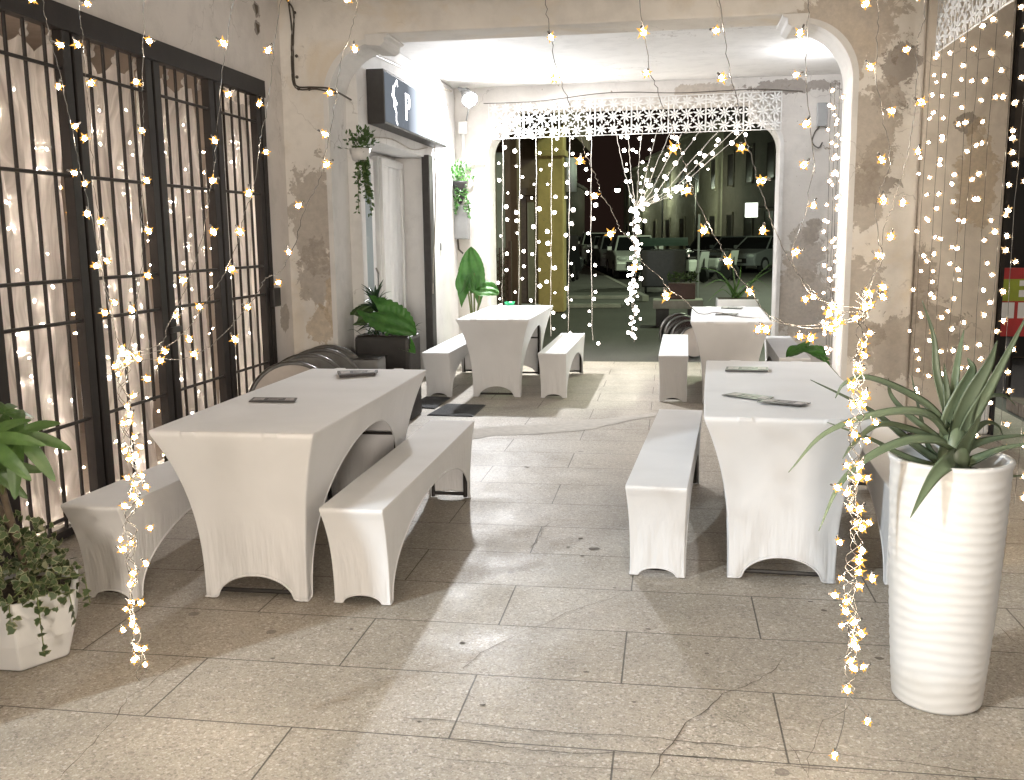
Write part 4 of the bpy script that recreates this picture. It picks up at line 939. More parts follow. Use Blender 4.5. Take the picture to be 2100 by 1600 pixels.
def ivy_leaf(p, sz):
    d = Vector((rr.uniform(-1, 1), rr.uniform(-1, 0.6), rr.uniform(-0.5, 0.8))).normalized(); n_ = Vector((rr.uniform(-.5, .5), -0.8, rr.uniform(0, 0.9))).normalized(); s = d.cross(n_).normalized()
    def shape(k): return [p+d*(-0.2*sz*k), p+s*sz*.55*k+d*(0.05*sz), p+s*sz*.32*k+d*sz*.3, p+s*sz*0.36*k+d*(.58*sz*k), p+d*sz*(0.2+0.85*k), p-s*sz*0.36*k+d*(.58*sz*k), p-s*sz*.32*k+d*sz*.3, p-s*sz*.55*k+d*(0.05*sz)]
    mc.face(shape(1.0)); m.face([q+n_*0.0012 for q in shape(0.80)]); 
vine = []
for k in range(520):
    a = rr.uniform(0, 6.28); r_ = 0.215*math.sqrt(rr.random()); z = 0.26+0.27*rr.random()*(1-(r_/0.24)**2)**0.5; ivy_leaf(Vector((r_*math.cos(a), r_*math.sin(a)*0.9-0.03, z-0.05*(r_ > 0.17))), rr.uniform(0.018, 0.034))
for (x0, y0, n, x1) in ((0.17, -0.14, 9, 0.20), (0.21, -0.03, 6, 0.25), (0.1, -0.19, 5, 0.12), (0.20, 0.08, 5, 0.24)):
    pts = [Vector((x0+(x1-x0)*k/n, y0-0.03*k/n, 0.30-0.024*k-0.02)) for k in range(n)]; vine.append(pts)
    for q in pts: ivy_leaf(q+Vector((rr.uniform(-.015, .015), -0.01, 0)), rr.uniform(0.025, 0.036))
n0 = len(m.bm.faces); me_ = bpy.data.meshes.new('tmp'); mc.bm.to_mesh(me_); m.bm.from_mesh(me_); bpy.data.meshes.remove(me_); mc.bm.free(); n1 = len(m.bm.faces)
for v in vine: m.tube([Vector((0.06, -0.05, 0.24)), Vector((0.12, -0.1, 0.31))]+v, 0.0022, 5)
m.bm.faces.ensure_lookup_table()
for i in range(n0, n1): m.bm.faces[i].material_index = 1
for i in range(n1, len(m.bm.faces)): m.bm.faces[i].material_index = 2
m.build('ivy_foliage', [M_IVY, M_IVYC, M_STEM], t)

# dark planter with spiky plant and elephant ear beside the middle arch
DC = Vector((-2.295, 7.62, 0))
t = thing('planter', 'black square planter with a dark spiky plant and a broad toothed leaf beside the doorway', 'potted plant', DC)
m = MB(); zt = at(760, 690, 1, 7.45).z; m.box((-0.225, -0.19, 0.0), (0.235, 0.19, zt), 0.03); m.build('pot', M_DPOT, t)
m = MB(); m.box((-0.21, -0.175, zt), (0.22, 0.175, zt+0.004)); m.build('soil', M_SOIL, t)
rr = random.Random(5); cz = Vector((-0.09, 0.0, zt))
m = MB(); m.tube([cz, cz+Vector((0, 0, 0.27))], 0.018, 8); m.build('stem', M_BARK, t)
for k in range(64):
    a = rr.uniform(0, 6.28); e = rr.uniform(-0.1, 1.45)*(0.4+0.6*k/64); L = rr.uniform(0.16, 0.24); b = cz+Vector((0, 0, 0.03+0.24*k/64))
    d = Vector((math.cos(a)*math.cos(e), math.sin(a)*math.cos(e), math.sin(e)))
    m = MB(); leaf_flat(m, [b, b+d*L*0.5+Vector((0, 0, 0.015)), b+d*L-Vector((0, 0, 0.02))], lambda f: 0.015*(1-f**2)+0.0008, Vector((0.01, -0.2, 1)), 0.5, 1); m.build('spiky_leaf', M_LEAFD, t)
for k in range(40):
    a = rr.uniform(0, 6.28); e = rr.uniform(0.2, 1.2); L = rr.uniform(0.08, 0.16); b = Vector((rr.uniform(-0.18, 0.2), rr.uniform(-0.14, 0.1), zt)); d = Vector((math.cos(a)*math.cos(e), math.sin(a)*math.cos(e), math.sin(e)))
    m = MB(); leaf_flat(m, [b, b+d*L*0.5+Vector((0, 0, 0.01)), b+d*L-Vector((0, 0, 0.03))], lambda f: 0.008*(1-f**2)+0.0008, Vector((0.01, -0.2, 1)), 0.4, 1); m.build('low_leaf', M_LEAFD, t)
def heart(t, base, tip, wd, nrm, mat, teeth=0.0, name='broad_leaf'):
    base, tip = Vector(base), Vector(tip); d = tip-base; L = d.length; d.normalize(); nrm = Vector(nrm).normalized(); s = d.cross(nrm).normalized(); u = s.cross(d).normalized(); G = []
    N, K = 54, 6
    for i in range(N+1):
        f = i/N; wv = wd*(1-((f-0.30)/0.70)**2)**0.75 if f >= 0.30 else wd*(0.62+0.38*math.sin(math.pi/2*f/0.30)); wv = max(wv, 0.0015)
        if teeth: wv *= 1+teeth*abs(math.sin(f*math.pi*10))
        row = []
        for k in range(-K, K+1):
            q = k/K; back = -0.20*L*abs(q)**1.5*(1-f)**3*2.0
            row.append(base+d*(L*f+back)+s*wv*q+u*(0.18*wd*q*q-0.16*L*f*f+0.012*math.sin(q*9+f*7)))
        G.append(row)
    m = MB(); m.grid(G); return m.build(name, mat, t, True)
hb = at(775, 640, 1, 7.45)-DC
heart(t, hb, at(852, 680, 1, 7.38)-DC, 0.135, (0.2, -0.8, 0.55), M_LEAFL, 0.12)
heart(t, at(812, 690, 1, 7.5)-DC, at(850, 720, 1, 7.42)-DC, 0.07, (0.3, -0.9, 0.4), M_LEAFL, 0.06)
heart(t, at(735, 650, 1, 7.6)-DC, at(775, 632, 1, 7.65)-DC, 0.08, (0.3, -0.9, 0.4), M_LEAF, 0.06)
m = MB(); m.tube(spline([(0.05, 0, zt), hb*0.6+Vector((0.02, 0, zt*0.4+0.05)), hb], 4), 0.006, 6); m.tube(spline([(0.1, -0.05, zt), at(815, 680, 1, 7.5)-DC], 3) if False else [(0.1, -0.05, zt), at(812, 690, 1, 7.5)-DC], 0.005, 6); m.build('leaf_stalk', M_STEM, t, True)
# low grey crate in front of it
p = at(750, 745, 1, 7.2)
t = thing('pot_stand', 'small pale grey tub standing in front of the black planter', 'tub', (p.x, 7.2, 0))
m = MB(); m.box((-0.135, -0.11, 0.0), (0.135, 0.11, at(750, 737, 1, 7.1).z), 0.02); m.build('body', M_GREYP, t)
m = MB(); m.box((-0.14, -0.115, at(750, 737, 1, 7.1).z), (0.14, 0.115, at(750, 737, 1, 7.1).z+0.008), 0.003); m.build('lid', M_STEELD, t)
# alocasia by the electrical box
AC = Vector((-2.20, 10.75, 0))
t = thing('alocasia', 'tall elephant ear plant with bright green leaves below the electrical box', 'potted plant', AC)
m = MB(); m.lathe([(0.0, 0), (0.12, 0), (0.16, 0.3), (0.145, 0.3), (0.14, 0.25), (0, 0.25)], n=24); m.build('pot', M_DPOT, t, True)
m = MB(); m.lathe([(0, 0.262), (0.142, 0.262)], n=24); m.build('soil', M_SOIL, t)
yy = 10.7
for (bu, bv, tu, tv, wd, nr) in ((965, 596, 968, 508, 0.16, (0.35, -0.95, 0.1)), (985, 590, 1022, 600, 0.11, (0.1, -0.8, 0.7)), (955, 560, 940, 600, 0.09, (-0.2, -0.9, 0.3)), (972, 560, 968, 600, 0.08, (0.3, -0.9, 0.3))):
    b = at(bu, bv, 1, yy)-AC; tt = at(tu, tv, 1, yy-0.08)-AC
    heart(t, b, tt, wd, nr, M_LEAFL, 0.03)
    m = MB(); m.tube(spline([(0, 0, 0.26), b*0.5+Vector((0, 0, 0.16)), b], 4), [0.012]*5+[0.008]*3+[0.006], 6) if False else m.tube(spline([(0, 0, 0.26), b*0.5+Vector((0.0, 0, 0.16)), b], 4), 0.010, 6); m.build('leaf_stalk', M_STEM, t, True)
# hanging plants
def trailing(name, label, c, pot, ntrail, ln, rad, seed, mat, up=40):
    t = thing(name, label, 'hanging plant', c); rr = random.Random(seed)
    if pot:
        m = MB(); m.lathe([(0.0, -0.26), (0.025, -0.25), (0.055, -0.15), (0.085, -0.02), (0.088, 0.0), (0.078, 0.0), (0.07, -0.02), (0.0, -0.03)], n=20); m.build('pot', M_DPOT, t, True)
        m = MB(); m.tube([(0, 0.09, 0.05), (0, 0.085, -0.02)], 0.006, 6); m.tube([(0, 0.10, 0.0), (0, 0.08, 0.0)], 0.01, 6); m.build('wall_hook', M_BLACK, t)
    else:
        m = MB(); m.lathe([(0, -0.09), (0.06, -0.09), (0.085, 0.0), (0.075, 0.0), (0, -0.02)], n=20); m.build('pot', M_WPOT, t, True)
        m = MB(); [m.tube([(0.07*math.cos(a), 0.07*math.sin(a), 0), (0, 0, 0.14)], 0.002, 5) for a in (0, 2.1, 4.2)]; m.build('hanger', M_BLACK, t)
    fo = MB(); st = MB()
    def lf(p, d, sz):
        d = d.normalized(); n_ = Vector((rr.uniform(-.6, .6), -0.7, rr.uniform(0, 1))).normalized(); s = d.cross(n_); 
        if s.length < 1e-3: return
        s.normalize(); fo.face([p, p+d*sz*.4+s*sz*.3, p+d*sz, p+d*sz*.4-s*sz*.3])
    for k in range(up):
        a = rr.uniform(0, 6.28); e = rr.uniform(0.1, 1.4); d = Vector((math.cos(a)*math.cos(e), math.sin(a)*math.cos(e), math.sin(e))); p = Vector((0, 0, 0))
        for j in range(3): lf(p+d*rad*(0.35+0.3*j)+Vector((rr.uniform(-.03, .03), rr.uniform(-.03, .03), rr.uniform(-.02, .03))), d+Vector((rr.uniform(-.6, .6), rr.uniform(-.6, .6), rr.uniform(-.6, .6))), rr.uniform(0.03, 0.055))
    for k in range(ntrail):
        a = rr.uniform(-2.4, 0.6); L = ln*rr.uniform(0.5, 1.0); q = [Vector((math.cos(a)*rad*0.5*f**0.5*(1+0.1*math.sin(f*6+k)), math.sin(a)*rad*0.4*f**0.5, 0.03*math.sin(math.pi*min(1, f*3))-L*f**1.4)) for f in [i/14 for i in range(15)]]
        st.tube(q, 0.0018, 4)
        for p in q[1:]:
            for j in range(2): lf(p+Vector((rr.uniform(-.015, .015), rr.uniform(-.015, .015), 0)), Vector((rr.uniform(-1, 1), rr.uniform(-1, 0.3), rr.uniform(-1, 0.2))), rr.uniform(0.025, 0.045))
    fo.build('foliage', mat, t); st.build('stem', M_STEM, t)
trailing('hanging_plant', 'trailing green plant hanging beside the middle arch pier before the glazed door', at(738, 305, 0, -2.40), False, 14, 0.50, 0.14, 3, M_LEAF)
trailing('hanging_plant', 'bushy plant in a dark cone pot on the wall above the electrical box', at(943, 372, 1, 11.16), True, 12, 0.42, 0.20, 4, M_LEAFL, 60)
# plant by the right bench
BC = Vector((1.38, 6.2, 0))
t = thing('potted_plant', 'low leafy plant poking out behind the table by the aloe pot', 'potted plant', BC)
m = MB(); m.lathe([(0, 0), (0.10, 0), (0.13, 0.25), (0.12, 0.25), (0.11, 0.2), (0, 0.2)], n=20); m.build('pot', M_DPOT, t, True)
for (b, e) in (((1690, 738), (1655, 712)), ((1655, 712), (1612, 724)), ((1660, 716), (1694, 722))):
    heart(t, at(*b, 1, 6.1)-BC, at(*e, 1, 6.05)-BC, 0.055, (0.2, -0.35, 0.95), M_LEAFL)
m = MB(); m.tube(spline([(0, 0, 0.2), at(1690, 738, 1, 6.1)-BC, at(1655, 712, 1, 6.1)-BC], 4), 0.005, 6); m.build('stem', M_STEM, t, True)

# ------------------------------------------------------------------ folded round tables leaning in the corners
def disc_table(label, c, face, r, lean, spin, front):
    """folded bistro table: round top on edge, rim, folded legs behind"""
    t = thing('folding_table', label, 'folding table', c, 0, 'folded round tables')
    q = Matrix.Rotation(face, 4, 'Z') @ Matrix.Rotation(lean, 4, 'X') @ Matrix.Rotation(R_(90), 4, 'X')
    off = Matrix.Translation((0, 0, r))
    m = MB(); m.lathe([(0.0, 0.012), (r*0.93, 0.012), (r*0.93, -0.012), (0, -0.012)], n=48, M=off @ q); m.build('top', front, t)
    m = MB(); m.lathe([(r*0.90, 0.014), (r*0.95, 0.022), (r*0.99, 0.012), (r, -0.012), (r*0.985, -0.034), (r*0.94, -0.04), (r*0.90, -0.02)], n=48, M=off @ q, cap=False); m.build('rim', M_STEELD, t, True)
    m = MB()
    for s in (-1, 1):
        a = off @ q @ Vector((s*r*0.35, -r*0.8, -0.035)); b = off @ q @ Vector((s*r*0.30, r*0.75, -0.04)); m.tube([a, b], 0.011, 8)
    m.build('folded_leg', M_STEEL, t)
for i, (u, v, yy, fr, lab) in enumerate(((596, 738, 6.35, M_BEIGE, 'frontmost of the folded round tables in the left corner, beige face out'), (627, 722, 6.62, M_STEELD, 'second folded round table in the left corner, dark steel rim showing'), (655, 711, 6.86, M_STEELD, 'third folded round table in the left corner, shiny rim behind two others'), (672, 705, 7.04, M_STEELD, 'hindmost folded round table leaning on the left pier of the middle arch'))):
    p = at(u, v, 1, yy); disc_table(lab, (p.x, yy, 0.0), R_(30), p.z/2-0.004, R_(-9), 0, fr)
for i, (u, v, yy, fr, lab) in enumerate(((1424, 668, 11.75, M_BEIGE, 'frontmost folded round table behind the far right bench, beige face out'), (1412, 655, 11.88, M_STEEL, 'second folded round table behind the far right bench'), (1402, 645, 12.0, M_STEEL, 'third folded round table behind the far right bench'), (1394, 640, 12.1, M_STEEL, 'hindmost folded round table outside the far arch, rim shining'))):
    p = at(u, v, 1, yy); disc_table(lab, (p.x, yy, 0.0), R_(18), p.z/2-0.004, R_(-8), 0, fr)

# ------------------------------------------------------------------ street behind the far arch
SD = Vector((-0.142, 0.99, 0)).normalized()
k0, k1 = at(1290, 600, 2, 0), at(1190, 545, 2, 0)
g = MB(); a = Vector((-0.60, 22.1, 0)); b = Vector((-4.9, 52, 0)); c = Vector((-9.5, 52, 0)); d = Vector((-9.5, 22.1, 0))
g.prism([(p.x, p.y, -0.011) for p in (a, b, c, d)], (0, 0, 0.13)); g.prism([(-9.5, 20.3, -0.011), (-0.95, 20.3, -0.011), (-0.95, 22.09, -0.011), (-9.5, 22.09, -0.011)], (0, 0, 0.07))
tag(g.build('sidewalk', M_PAVE, bevel=0.01), kind='structure')
M_KERB = simple('kerb_stone', (0.34, 0.33, 0.29), 0.8, 0, 0.15, 6)
g = MB(); g.box((-4.5, 20.18, -0.01), (-1.0, 20.298, 0.075), 0.01); g.box((-4.5, 22.0, 0.06), (-0.75, 22.097, 0.135), 0.01)
n_ = Vector((b-a).to_2d().normalized().to_3d() if False else (b-a).normalized()); s_ = Vector((n_.y, -n_.x, 0)); g.prism([a, b, b+s_*0.14, a+s_*0.14], (0, 0, 0.125)); tag(g.build('kerb', M_KERB), kind='structure')
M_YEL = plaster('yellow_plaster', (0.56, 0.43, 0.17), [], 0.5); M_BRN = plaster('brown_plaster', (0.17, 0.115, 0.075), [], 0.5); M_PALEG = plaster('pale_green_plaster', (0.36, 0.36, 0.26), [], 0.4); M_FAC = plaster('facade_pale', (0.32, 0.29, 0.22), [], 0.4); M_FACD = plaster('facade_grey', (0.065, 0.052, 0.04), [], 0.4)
M_DWIN = simple('dark_opening', (0.012, 0.011, 0.010), 0.3); M_WOOD = simple('brown_wood', (0.085, 0.05, 0.03), 0.6, 0, 0.35, 14, 0.2)
t = thing('arcade_building', 'brown and yellow arcade building across the side street on the left', 'building', (-2.5, 19, 0))
B0 = Vector((-2.5, 19, 0))
m = MB(); xl, xr = at(1103, 500, 1, 18.9).x, at(1156, 500, 1, 18.9).x; m.box((xl+2.5, -0.1, 0), (xr+2.5, 0.4, 3.6), 0.02); m.build('yellow_pillar', M_YEL, t)
m = MB(); m.box((xl+2.5-0.04, -0.14, 3.02), (xr+2.5+0.04, 0.44, 3.14), 0.01); m.build('capital', M_YEL, t)
zc = lambda v, yy: at(1100, v, 1, yy).z
for (u0, u1, yy, mat, nm) in ((1036, 1062, 17.0, M_BRN, 'brown_pillar'), (990, 1012, 15.6, M_BRN, 'near_pillar')):
    m = MB(); m.box((at(u0, 480, 1, yy).x+2.5, yy-19, 0), (at(u1, 480, 1, yy).x+2.5, yy-19+0.35, 3.7), 0.015); m.build(nm, mat, t)
m = MB(); m.box((at(985, 480, 1, 17.6).x+2.5, -1.4, 0), (at(1040, 480, 1, 17.6).x+2.5, -1.2, 3.0)); m.build('pale_wall', M_PALEG, t)
m = MB(); m.box((at(985, 480, 1, 20.5).x+2.5, 1.5, 0), (at(1106, 480, 1, 20.5).x+2.5, 1.8, 4.2)); m.build('back_wall', M_BRN, t)
m = MB(); m.box((at(1064, 480, 1, 20.5).x+2.5, 1.44, 0.1), (at(1080, 480, 1, 20.5).x+2.5, 1.5, 2.3)); m.build('wooden_door', M_WOOD, t)
m = MB(); m.box((at(1083, 480, 1, 20.5).x+2.5, 1.43, 0.15), (at(1096, 480, 1, 20.5).x+2.5, 1.5, 2.2)); m.build('pale_shutter', M_FAC, t)
m = MB(); m.box((at(1062, 480, 1, 20.5).x+2.5, 1.3, 2.35), (at(1102, 480, 1, 20.5).x+2.5, 1.49, 2.5)); m.build('awning_box', M_WOOD, t)
m = MB(); m.box((-5, -3.6, 3.6), (xr+2.5+0.02, 6.0, 4.4)); m.build('upper_storey', M_BRN, t)
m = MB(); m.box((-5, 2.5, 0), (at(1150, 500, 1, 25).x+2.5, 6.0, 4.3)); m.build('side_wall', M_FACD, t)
m = MB(); m.tube([(xr+2.5+0.10, 0.2, 2.35), (xr+2.5+0.10, 0.2, 3.0)], 0.13, 14); m.build('round_sign', M_GREYP, t, True)
t = thing('fence', 'low brown lattice fence by the arcade corner outside the far arch', 'fence', at(1003, 640, 1, 14.6)); fo_ = Vector(t.location); t.location.z = 0
m = MB()
for i in range(9): m.box((-0.06+0.045*i, 0, 0), (-0.04+0.045*i, 0.02, 1.32))
for i in range(12): m.tube([(-0.06, 0.0, 0.1*i), (0.32, 0.0, 0.1*i+0.2)], 0.006, 4); m.tube([(-0.06, 0.02, 0.1*i+0.2), (0.32, 0.02, 0.1*i)], 0.006, 4)
m.build('lattice', M_WOOD, t); m = MB(); m.box((-0.10, -0.03, 0), (-0.06, 0.04, 1.4)); m.box((0.32, -0.03, 0), (0.36, 0.04, 1.42)); m.build('post', M_WOOD, t)

# row of houses
FA, FB = Vector((6.2, 38, 0)), Vector((-4.2, 85, 0)); fd = (FB-FA).normalized(); fn = Vector((-fd.y, fd.x, 0))
if fn.x > 0: fn = -fn
def house(s0, s1, h, mat, label, seed, door_arch=False):
    rr = random.Random(seed); o = FA+fd*s0; t = thing('town_house', label, 'house', o, math.atan2(fd.y, fd.x))
    L = s1-s0; D = 9     # local x along the street, local -y away from it
    sg = 1 if Vector((-fd.y, fd.x, 0)).dot(fn) > 0 else -1
    m = MB(); m.box((0, -sg*D if sg > 0 else 0, 0), (L, 0 if sg > 0 else D, h)); m.build('wall', mat, t)
    m = MB(); m.box((-0.02, -0.3, h), (L+0.02, sg*0.30, h+0.22), 0.03); m.build('cornice', mat, t)
    nb = max(2, int(L/3.0)); fl_ = int(h/3.1)
    for b in range(nb):
        xc = (b+0.5)*L/nb
        for f in range(fl_):
            z0 = 3.1*f+0.9; hh = 1.6; ww = 0.5
            if f == 0 and (b % 2 == 0): z0, hh, ww = 0.02, 2.5, 0.62
            m = MB(); m.box((xc-ww, sg*0.004, z0), (xc+ww, sg*0.03, z0+hh)); wn = m.build('window' if z0 > 0.5 else 'doorway', M_DWIN, t)
            m = MB(); m.box((xc-ww-0.12, sg*0.002, z0+hh), (xc+ww+0.12, sg*0.08, z0+hh+0.14)); m.box((xc-ww-0.12, sg*0.002, z0-0.1), (xc+ww+0.12, sg*0.10, z0)); m.box((xc-ww-0.12, sg*0.002, z0), (xc-ww, sg*0.06, z0+hh)); m.box((xc+ww, sg*0.002, z0), (xc+ww+0.12, sg*0.06, z0+hh)); m.build('surround', mat, wn)
    return t
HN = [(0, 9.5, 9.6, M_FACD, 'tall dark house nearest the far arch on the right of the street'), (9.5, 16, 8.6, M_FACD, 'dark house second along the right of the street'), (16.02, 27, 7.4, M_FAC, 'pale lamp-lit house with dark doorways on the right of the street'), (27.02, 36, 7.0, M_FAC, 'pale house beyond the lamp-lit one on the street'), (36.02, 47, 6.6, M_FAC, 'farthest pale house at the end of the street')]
for i, a_ in enumerate(HN): house(*a_, 500+i)
t = thing('far_building', 'low dark building at the far left end of the street', 'building', (-9, 62, 0))
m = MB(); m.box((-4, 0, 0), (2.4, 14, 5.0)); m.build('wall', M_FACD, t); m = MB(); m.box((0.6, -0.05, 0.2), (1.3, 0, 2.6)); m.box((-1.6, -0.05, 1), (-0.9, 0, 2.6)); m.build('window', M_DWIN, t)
m = MB(); m.box((-4.2, -0.2, 5.0), (2.6, 14.2, 5.2)); m.build('roof', M_FACD, t)
def street_lamp(u, v, yy, label, power):
    p = at(u, v, 1, yy); t = thing('street_lamp', label, 'street lamp', (p.x, p.y, 0), 0, 'lit street lamps')
    m = MB(); m.tube([(0.9, 0.9, 0), (0.9, 0.9, p.z+0.3)], 0.06, 8); m.tube(spline([(0.9, 0.9, p.z+0.3), (0.5, 0.5, p.z+0.45), (0, 0, p.z+0.22)], 4), 0.035, 6); m.build('post', M_BLACK, t)
    m = MB(); m.lathe([(0.0, 0.2), (0.12, 0.16), (0.24, 0.02), (0.24, 0.0), (0, 0.0)], (0, 0, p.z), 14); m.build('hood', M_BLACK, t)
    m = MB(); m.ball((0, 0, p.z-0.06), 0.22, 2, (1, 1, 0.8)); m.build('lens', M_BULBST, t, True)
    lamp('street_lamp_light', 'POINT', (p.x, p.y, p.z-0.4), power, (0.84, 1.0, 0.66), 0.15)
street_lamp(1266, 388, 74, 'lit street lamp at the left end of the house row', 70)
street_lamp(1331, 378, 66, 'lit street lamp in the middle of the house row', 70)
street_lamp(1393, 381, 52, 'lit street lamp by the pale house with doorways', 150)
p = at(1541, 431, 1, 34)
t = thing('lit_shop_sign', 'small glowing white square sign on the dark house', 'sign', p)
m = MB(); m.box((-0.22, 0, -0.25), (0.22, 0.10, 0.25), 0.02); m.build('box', M_GREYP, t); m = MB(); m.box((-0.20, -0.012, -0.23), (0.20, -0.001, 0.23)); m.build('face', emitter('sign_glow', (0.95, 1, 0.9), 3.0, 'NONE'), t); m = MB(); m.tube([(0.22, 0.05, 0.1), (4.5, 4.0, 0.1)], 0.03, 6); m.build('arm', M_BLACK, t)
p = at(1431, 585, 2, 0)
t = thing('bollard_pole', 'thin grey pole standing on the street beyond the far arch', 'pole', (p.x*0.7, p.y*0.7, 0))
m = MB(); m.tube([(0, 0, 0), (0, 0, 1.9)], 0.025, 8); m.build('shaft', M_GREYP, t); m = MB(); m.box((-0.06, -0.06, 0), (0.06, 0.06, 0.04)); m.build('base', M_GREYP, t)

# cars
M_TYRE = simple('tyre', (0.015, 0.015, 0.015), 0.9); M_CGLASS = simple('car_glass', (0.012, 0.015, 0.015), 0.08); M_HL = simple('headlight', (0.5, 0.55, 0.5), 0.15)
def car(label, c, rz, paint, sc=1.0, grp='cars parked along the street'):
    t = thing('parked_car', label, 'car', c, rz, grp)     # faces local -y
    pr = [(-2.0, 0.30), (-2.05, 0.55), (-1.95, 0.82), (-1.0, 0.98), (-0.35, 1.42), (1.2, 1.46), (1.85, 1.05), (2.0, 0.95), (2.02, 0.45), (1.9, 0.28)]
    m = MB()
    def sec(x, s): return [Vector((x, y, z)) for y, z in s]
    low = [(y, min(z, 0.98)) for y, z in pr]
    G = []
    for xx, k in ((-0.82, 0.97), (-0.78, 1.0), (0.78, 1.0), (0.82, 0.97)):
        G.append([Vector((xx, y*k, 0.3+(z-0.3)*k)) for y, z in [(-2.0, 0.30), (-2.06, 0.55), (-1.96, 0.80), (-1.02, 0.97), (1.86, 1.0), (2.02, 0.9), (2.02, 0.45), (1.9, 0.28)]])
    for A, B in zip(G, G[1:]):
        for i in range(len(A)): m.face([A[i], A[(i+1) % len(A)], B[(i+1) % len(A)], B[i]])
    m.face(G[0]); m.face(G[-1][::-1]); m.weld(); m.build('body', paint, t, bevel=0.05)
    m = MB(); top = [(-0.38, 1.44), (1.15, 1.47)]; base = [(-1.0, 0.96), (1.8, 0.98)]
    A = [Vector((s*0.74, y, z)) for s, (y, z) in ((-1, base[0]), (1, base[0]), (1, base[1]), (-1, base[1]))]; B = [Vector((s*0.58, y, z)) for s, (y, z) in ((-1, top[0]), (1, top[0]), (1, top[1]), (-1, top[1]))]
    for i in range(4): m.face([A[i], A[(i+1) % 4], B[(i+1) % 4], B[i]])
    m.build('glazing', M_CGLASS, t)
    m = MB(); m.box((-0.60, -0.40, 1.44), (0.60, 1.17, 1.50), 0.02)
    for i in range(4): m.tube([A[i], B[i]], 0.035, 6)
    m.build('roof', paint, t)
    for s in (-1, 1):
        for yy in (-1.25, 1.25):
            m = MB(); m.lathe([(0.0, -0.1), (0.31, -0.1), (0.33, -0.06), (0.33, 0.06), (0.31, 0.1), (0, 0.1)], (s*0.74, yy, 0.33), 20, Matrix.Rotation(R_(90), 4, 'Y')); wh = m.build('wheel', M_TYRE, t)
            m = MB(); m.lathe([(0, -0.11), (0.2, -0.108), (0.2, 0.108), (0, 0.11)], (s*0.74, yy, 0.33), 14, Matrix.Rotation(R_(90), 4, 'Y')); m.build('hub', M_GREYP, wh)
        m = MB(); m.ball((s*0.58, -1.99, 0.70), 0.16, 2, (1.2, 0.5, 0.6)); m.build('headlight', M_HL, t, True)
        m = MB(); m.box((s*0.92-0.08, -0.72, 0.98), (s*0.92+0.08, -0.62, 1.12), 0.02); m.build('mirror', paint, t)
    m = MB(); m.box((-0.45, -2.075, 0.42), (0.45, -2.03, 0.60)); m.build('grille', M_BLACK, t); m = MB(); m.box((-0.25, -2.09, 0.46), (0.25, -2.078, 0.56)); m.build('number_plate', M_WHITEP, t)
    t.scale = (sc, sc, sc); return t
paint = lambda n, c: simple(n, c, 0.25, 0.1, 0.03)
PW, PS, PD, PG = paint('car_white', (0.62, 0.66, 0.60)), paint('car_silver', (0.30, 0.32, 0.31)), paint('car_dark', (0.03, 0.032, 0.035)), paint('car_grey', (0.13, 0.14, 0.14))
sa = math.atan2(-SD.x, SD.y)
def kpos(yy, dx): return Vector((-1.05-0.143*(yy-25.6)+dx, yy, 0))
car('white car with its front to the camera beside the dark waste container', kpos(35.5, 1.15), sa, PW)
car('silver car parked behind the white one', kpos(40.5, 1.0), sa, PS)
car('dark grey car in the middle of the kerb row', kpos(45.5, 1.0), sa, PG)
car('white van-like car near the end of the kerb row', kpos(51, 0.9), sa, PW, 1.12)
car('dark car at the end of the kerb row', kpos(57, 0.8), sa, PD)
for i, (u, yy, pm, lab) in enumerate(((1458, 44, PD, 'dark car on the right side of the street nearest the pale house'), (1512, 42, PG, 'grey car parked nose out before the dark houses'), (1566, 40, PS, 'silver car half hidden by the far right pier'))):
    p = at(u, 500, 1, yy); car(lab, (p.x, yy, 0), R_(-18-9*i), pm, 0.95, 'cars parked before the dark houses')
# scooters
def scooter(c, rz, body, label):
    t = thing('scooter', label, 'scooter', c, rz, 'scooters parked in the street')
    for yy in (-0.6, 0.6):
        m = MB(); m.lathe([(0.12, -0.05), (0.24, -0.05), (0.26, 0), (0.24, 0.05), (0.12, 0.05)], (0, yy, 0.26), 18, Matrix.Rotation(R_(90), 4, 'Y')); m.build('wheel', M_TYRE, t)
    m = MB(); m.box((-0.17, 0.0, 0.35), (0.17, 0.85, 0.72), 0.08); m.box((-0.16, -0.4, 0.28), (0.16, 0.05, 0.36), 0.02); m.build('body', body, t)
    m = MB(); m.prism([(-0.2, -0.42, 0.32), (0.2, -0.42, 0.32), (0.14, -0.62, 0.95), (-0.14, -0.62, 0.95)], (0, -0.07, 0.02)); m.build('front_shield', body, t)
    m = MB(); m.box((-0.15, 0.05, 0.72), (0.15, 0.82, 0.80), 0.04); m.build('seat', M_BLACK, t)
    m = MB(); m.tube([(-0.33, -0.5, 1.02), (-0.1, -0.6, 1.0), (0.1, -0.6, 1.0), (0.33, -0.5, 1.02)], 0.02, 6); m.tube([(0, -0.6, 1.0), (0, -0.6, 0.26)], 0.03, 6); m.build('handlebar', M_BLACK, t)
for u, yy, rz, bd, lab in ((1422, 31, 30, PW, 'pale scooter just right of the waste container'), (1450, 32, 60, PG, 'grey scooter between the pale one and the parked cars'), (1478, 33, 40, PW, 'pale scooter in front of the dark houses')):
    p = at(u, 560, 1, yy); scooter((p.x, yy, 0), R_(rz), bd, lab)
p = at(1172, 560, 2, 0)
t = thing('motor_scooter', 'dark scooter parked on the sidewalk beside the yellow pillar', 'scooter', (-2.9, 30, 0.12))
for yy in (-0.6, 0.6):
    m = MB(); m.lathe([(0.12, -0.05), (0.24, -0.05), (0.26, 0), (0.24, 0.05), (0.12, 0.05)], (0, yy, 0.26), 18, Matrix.Rotation(R_(90), 4, 'Y')); m.build('wheel', M_TYRE, t)
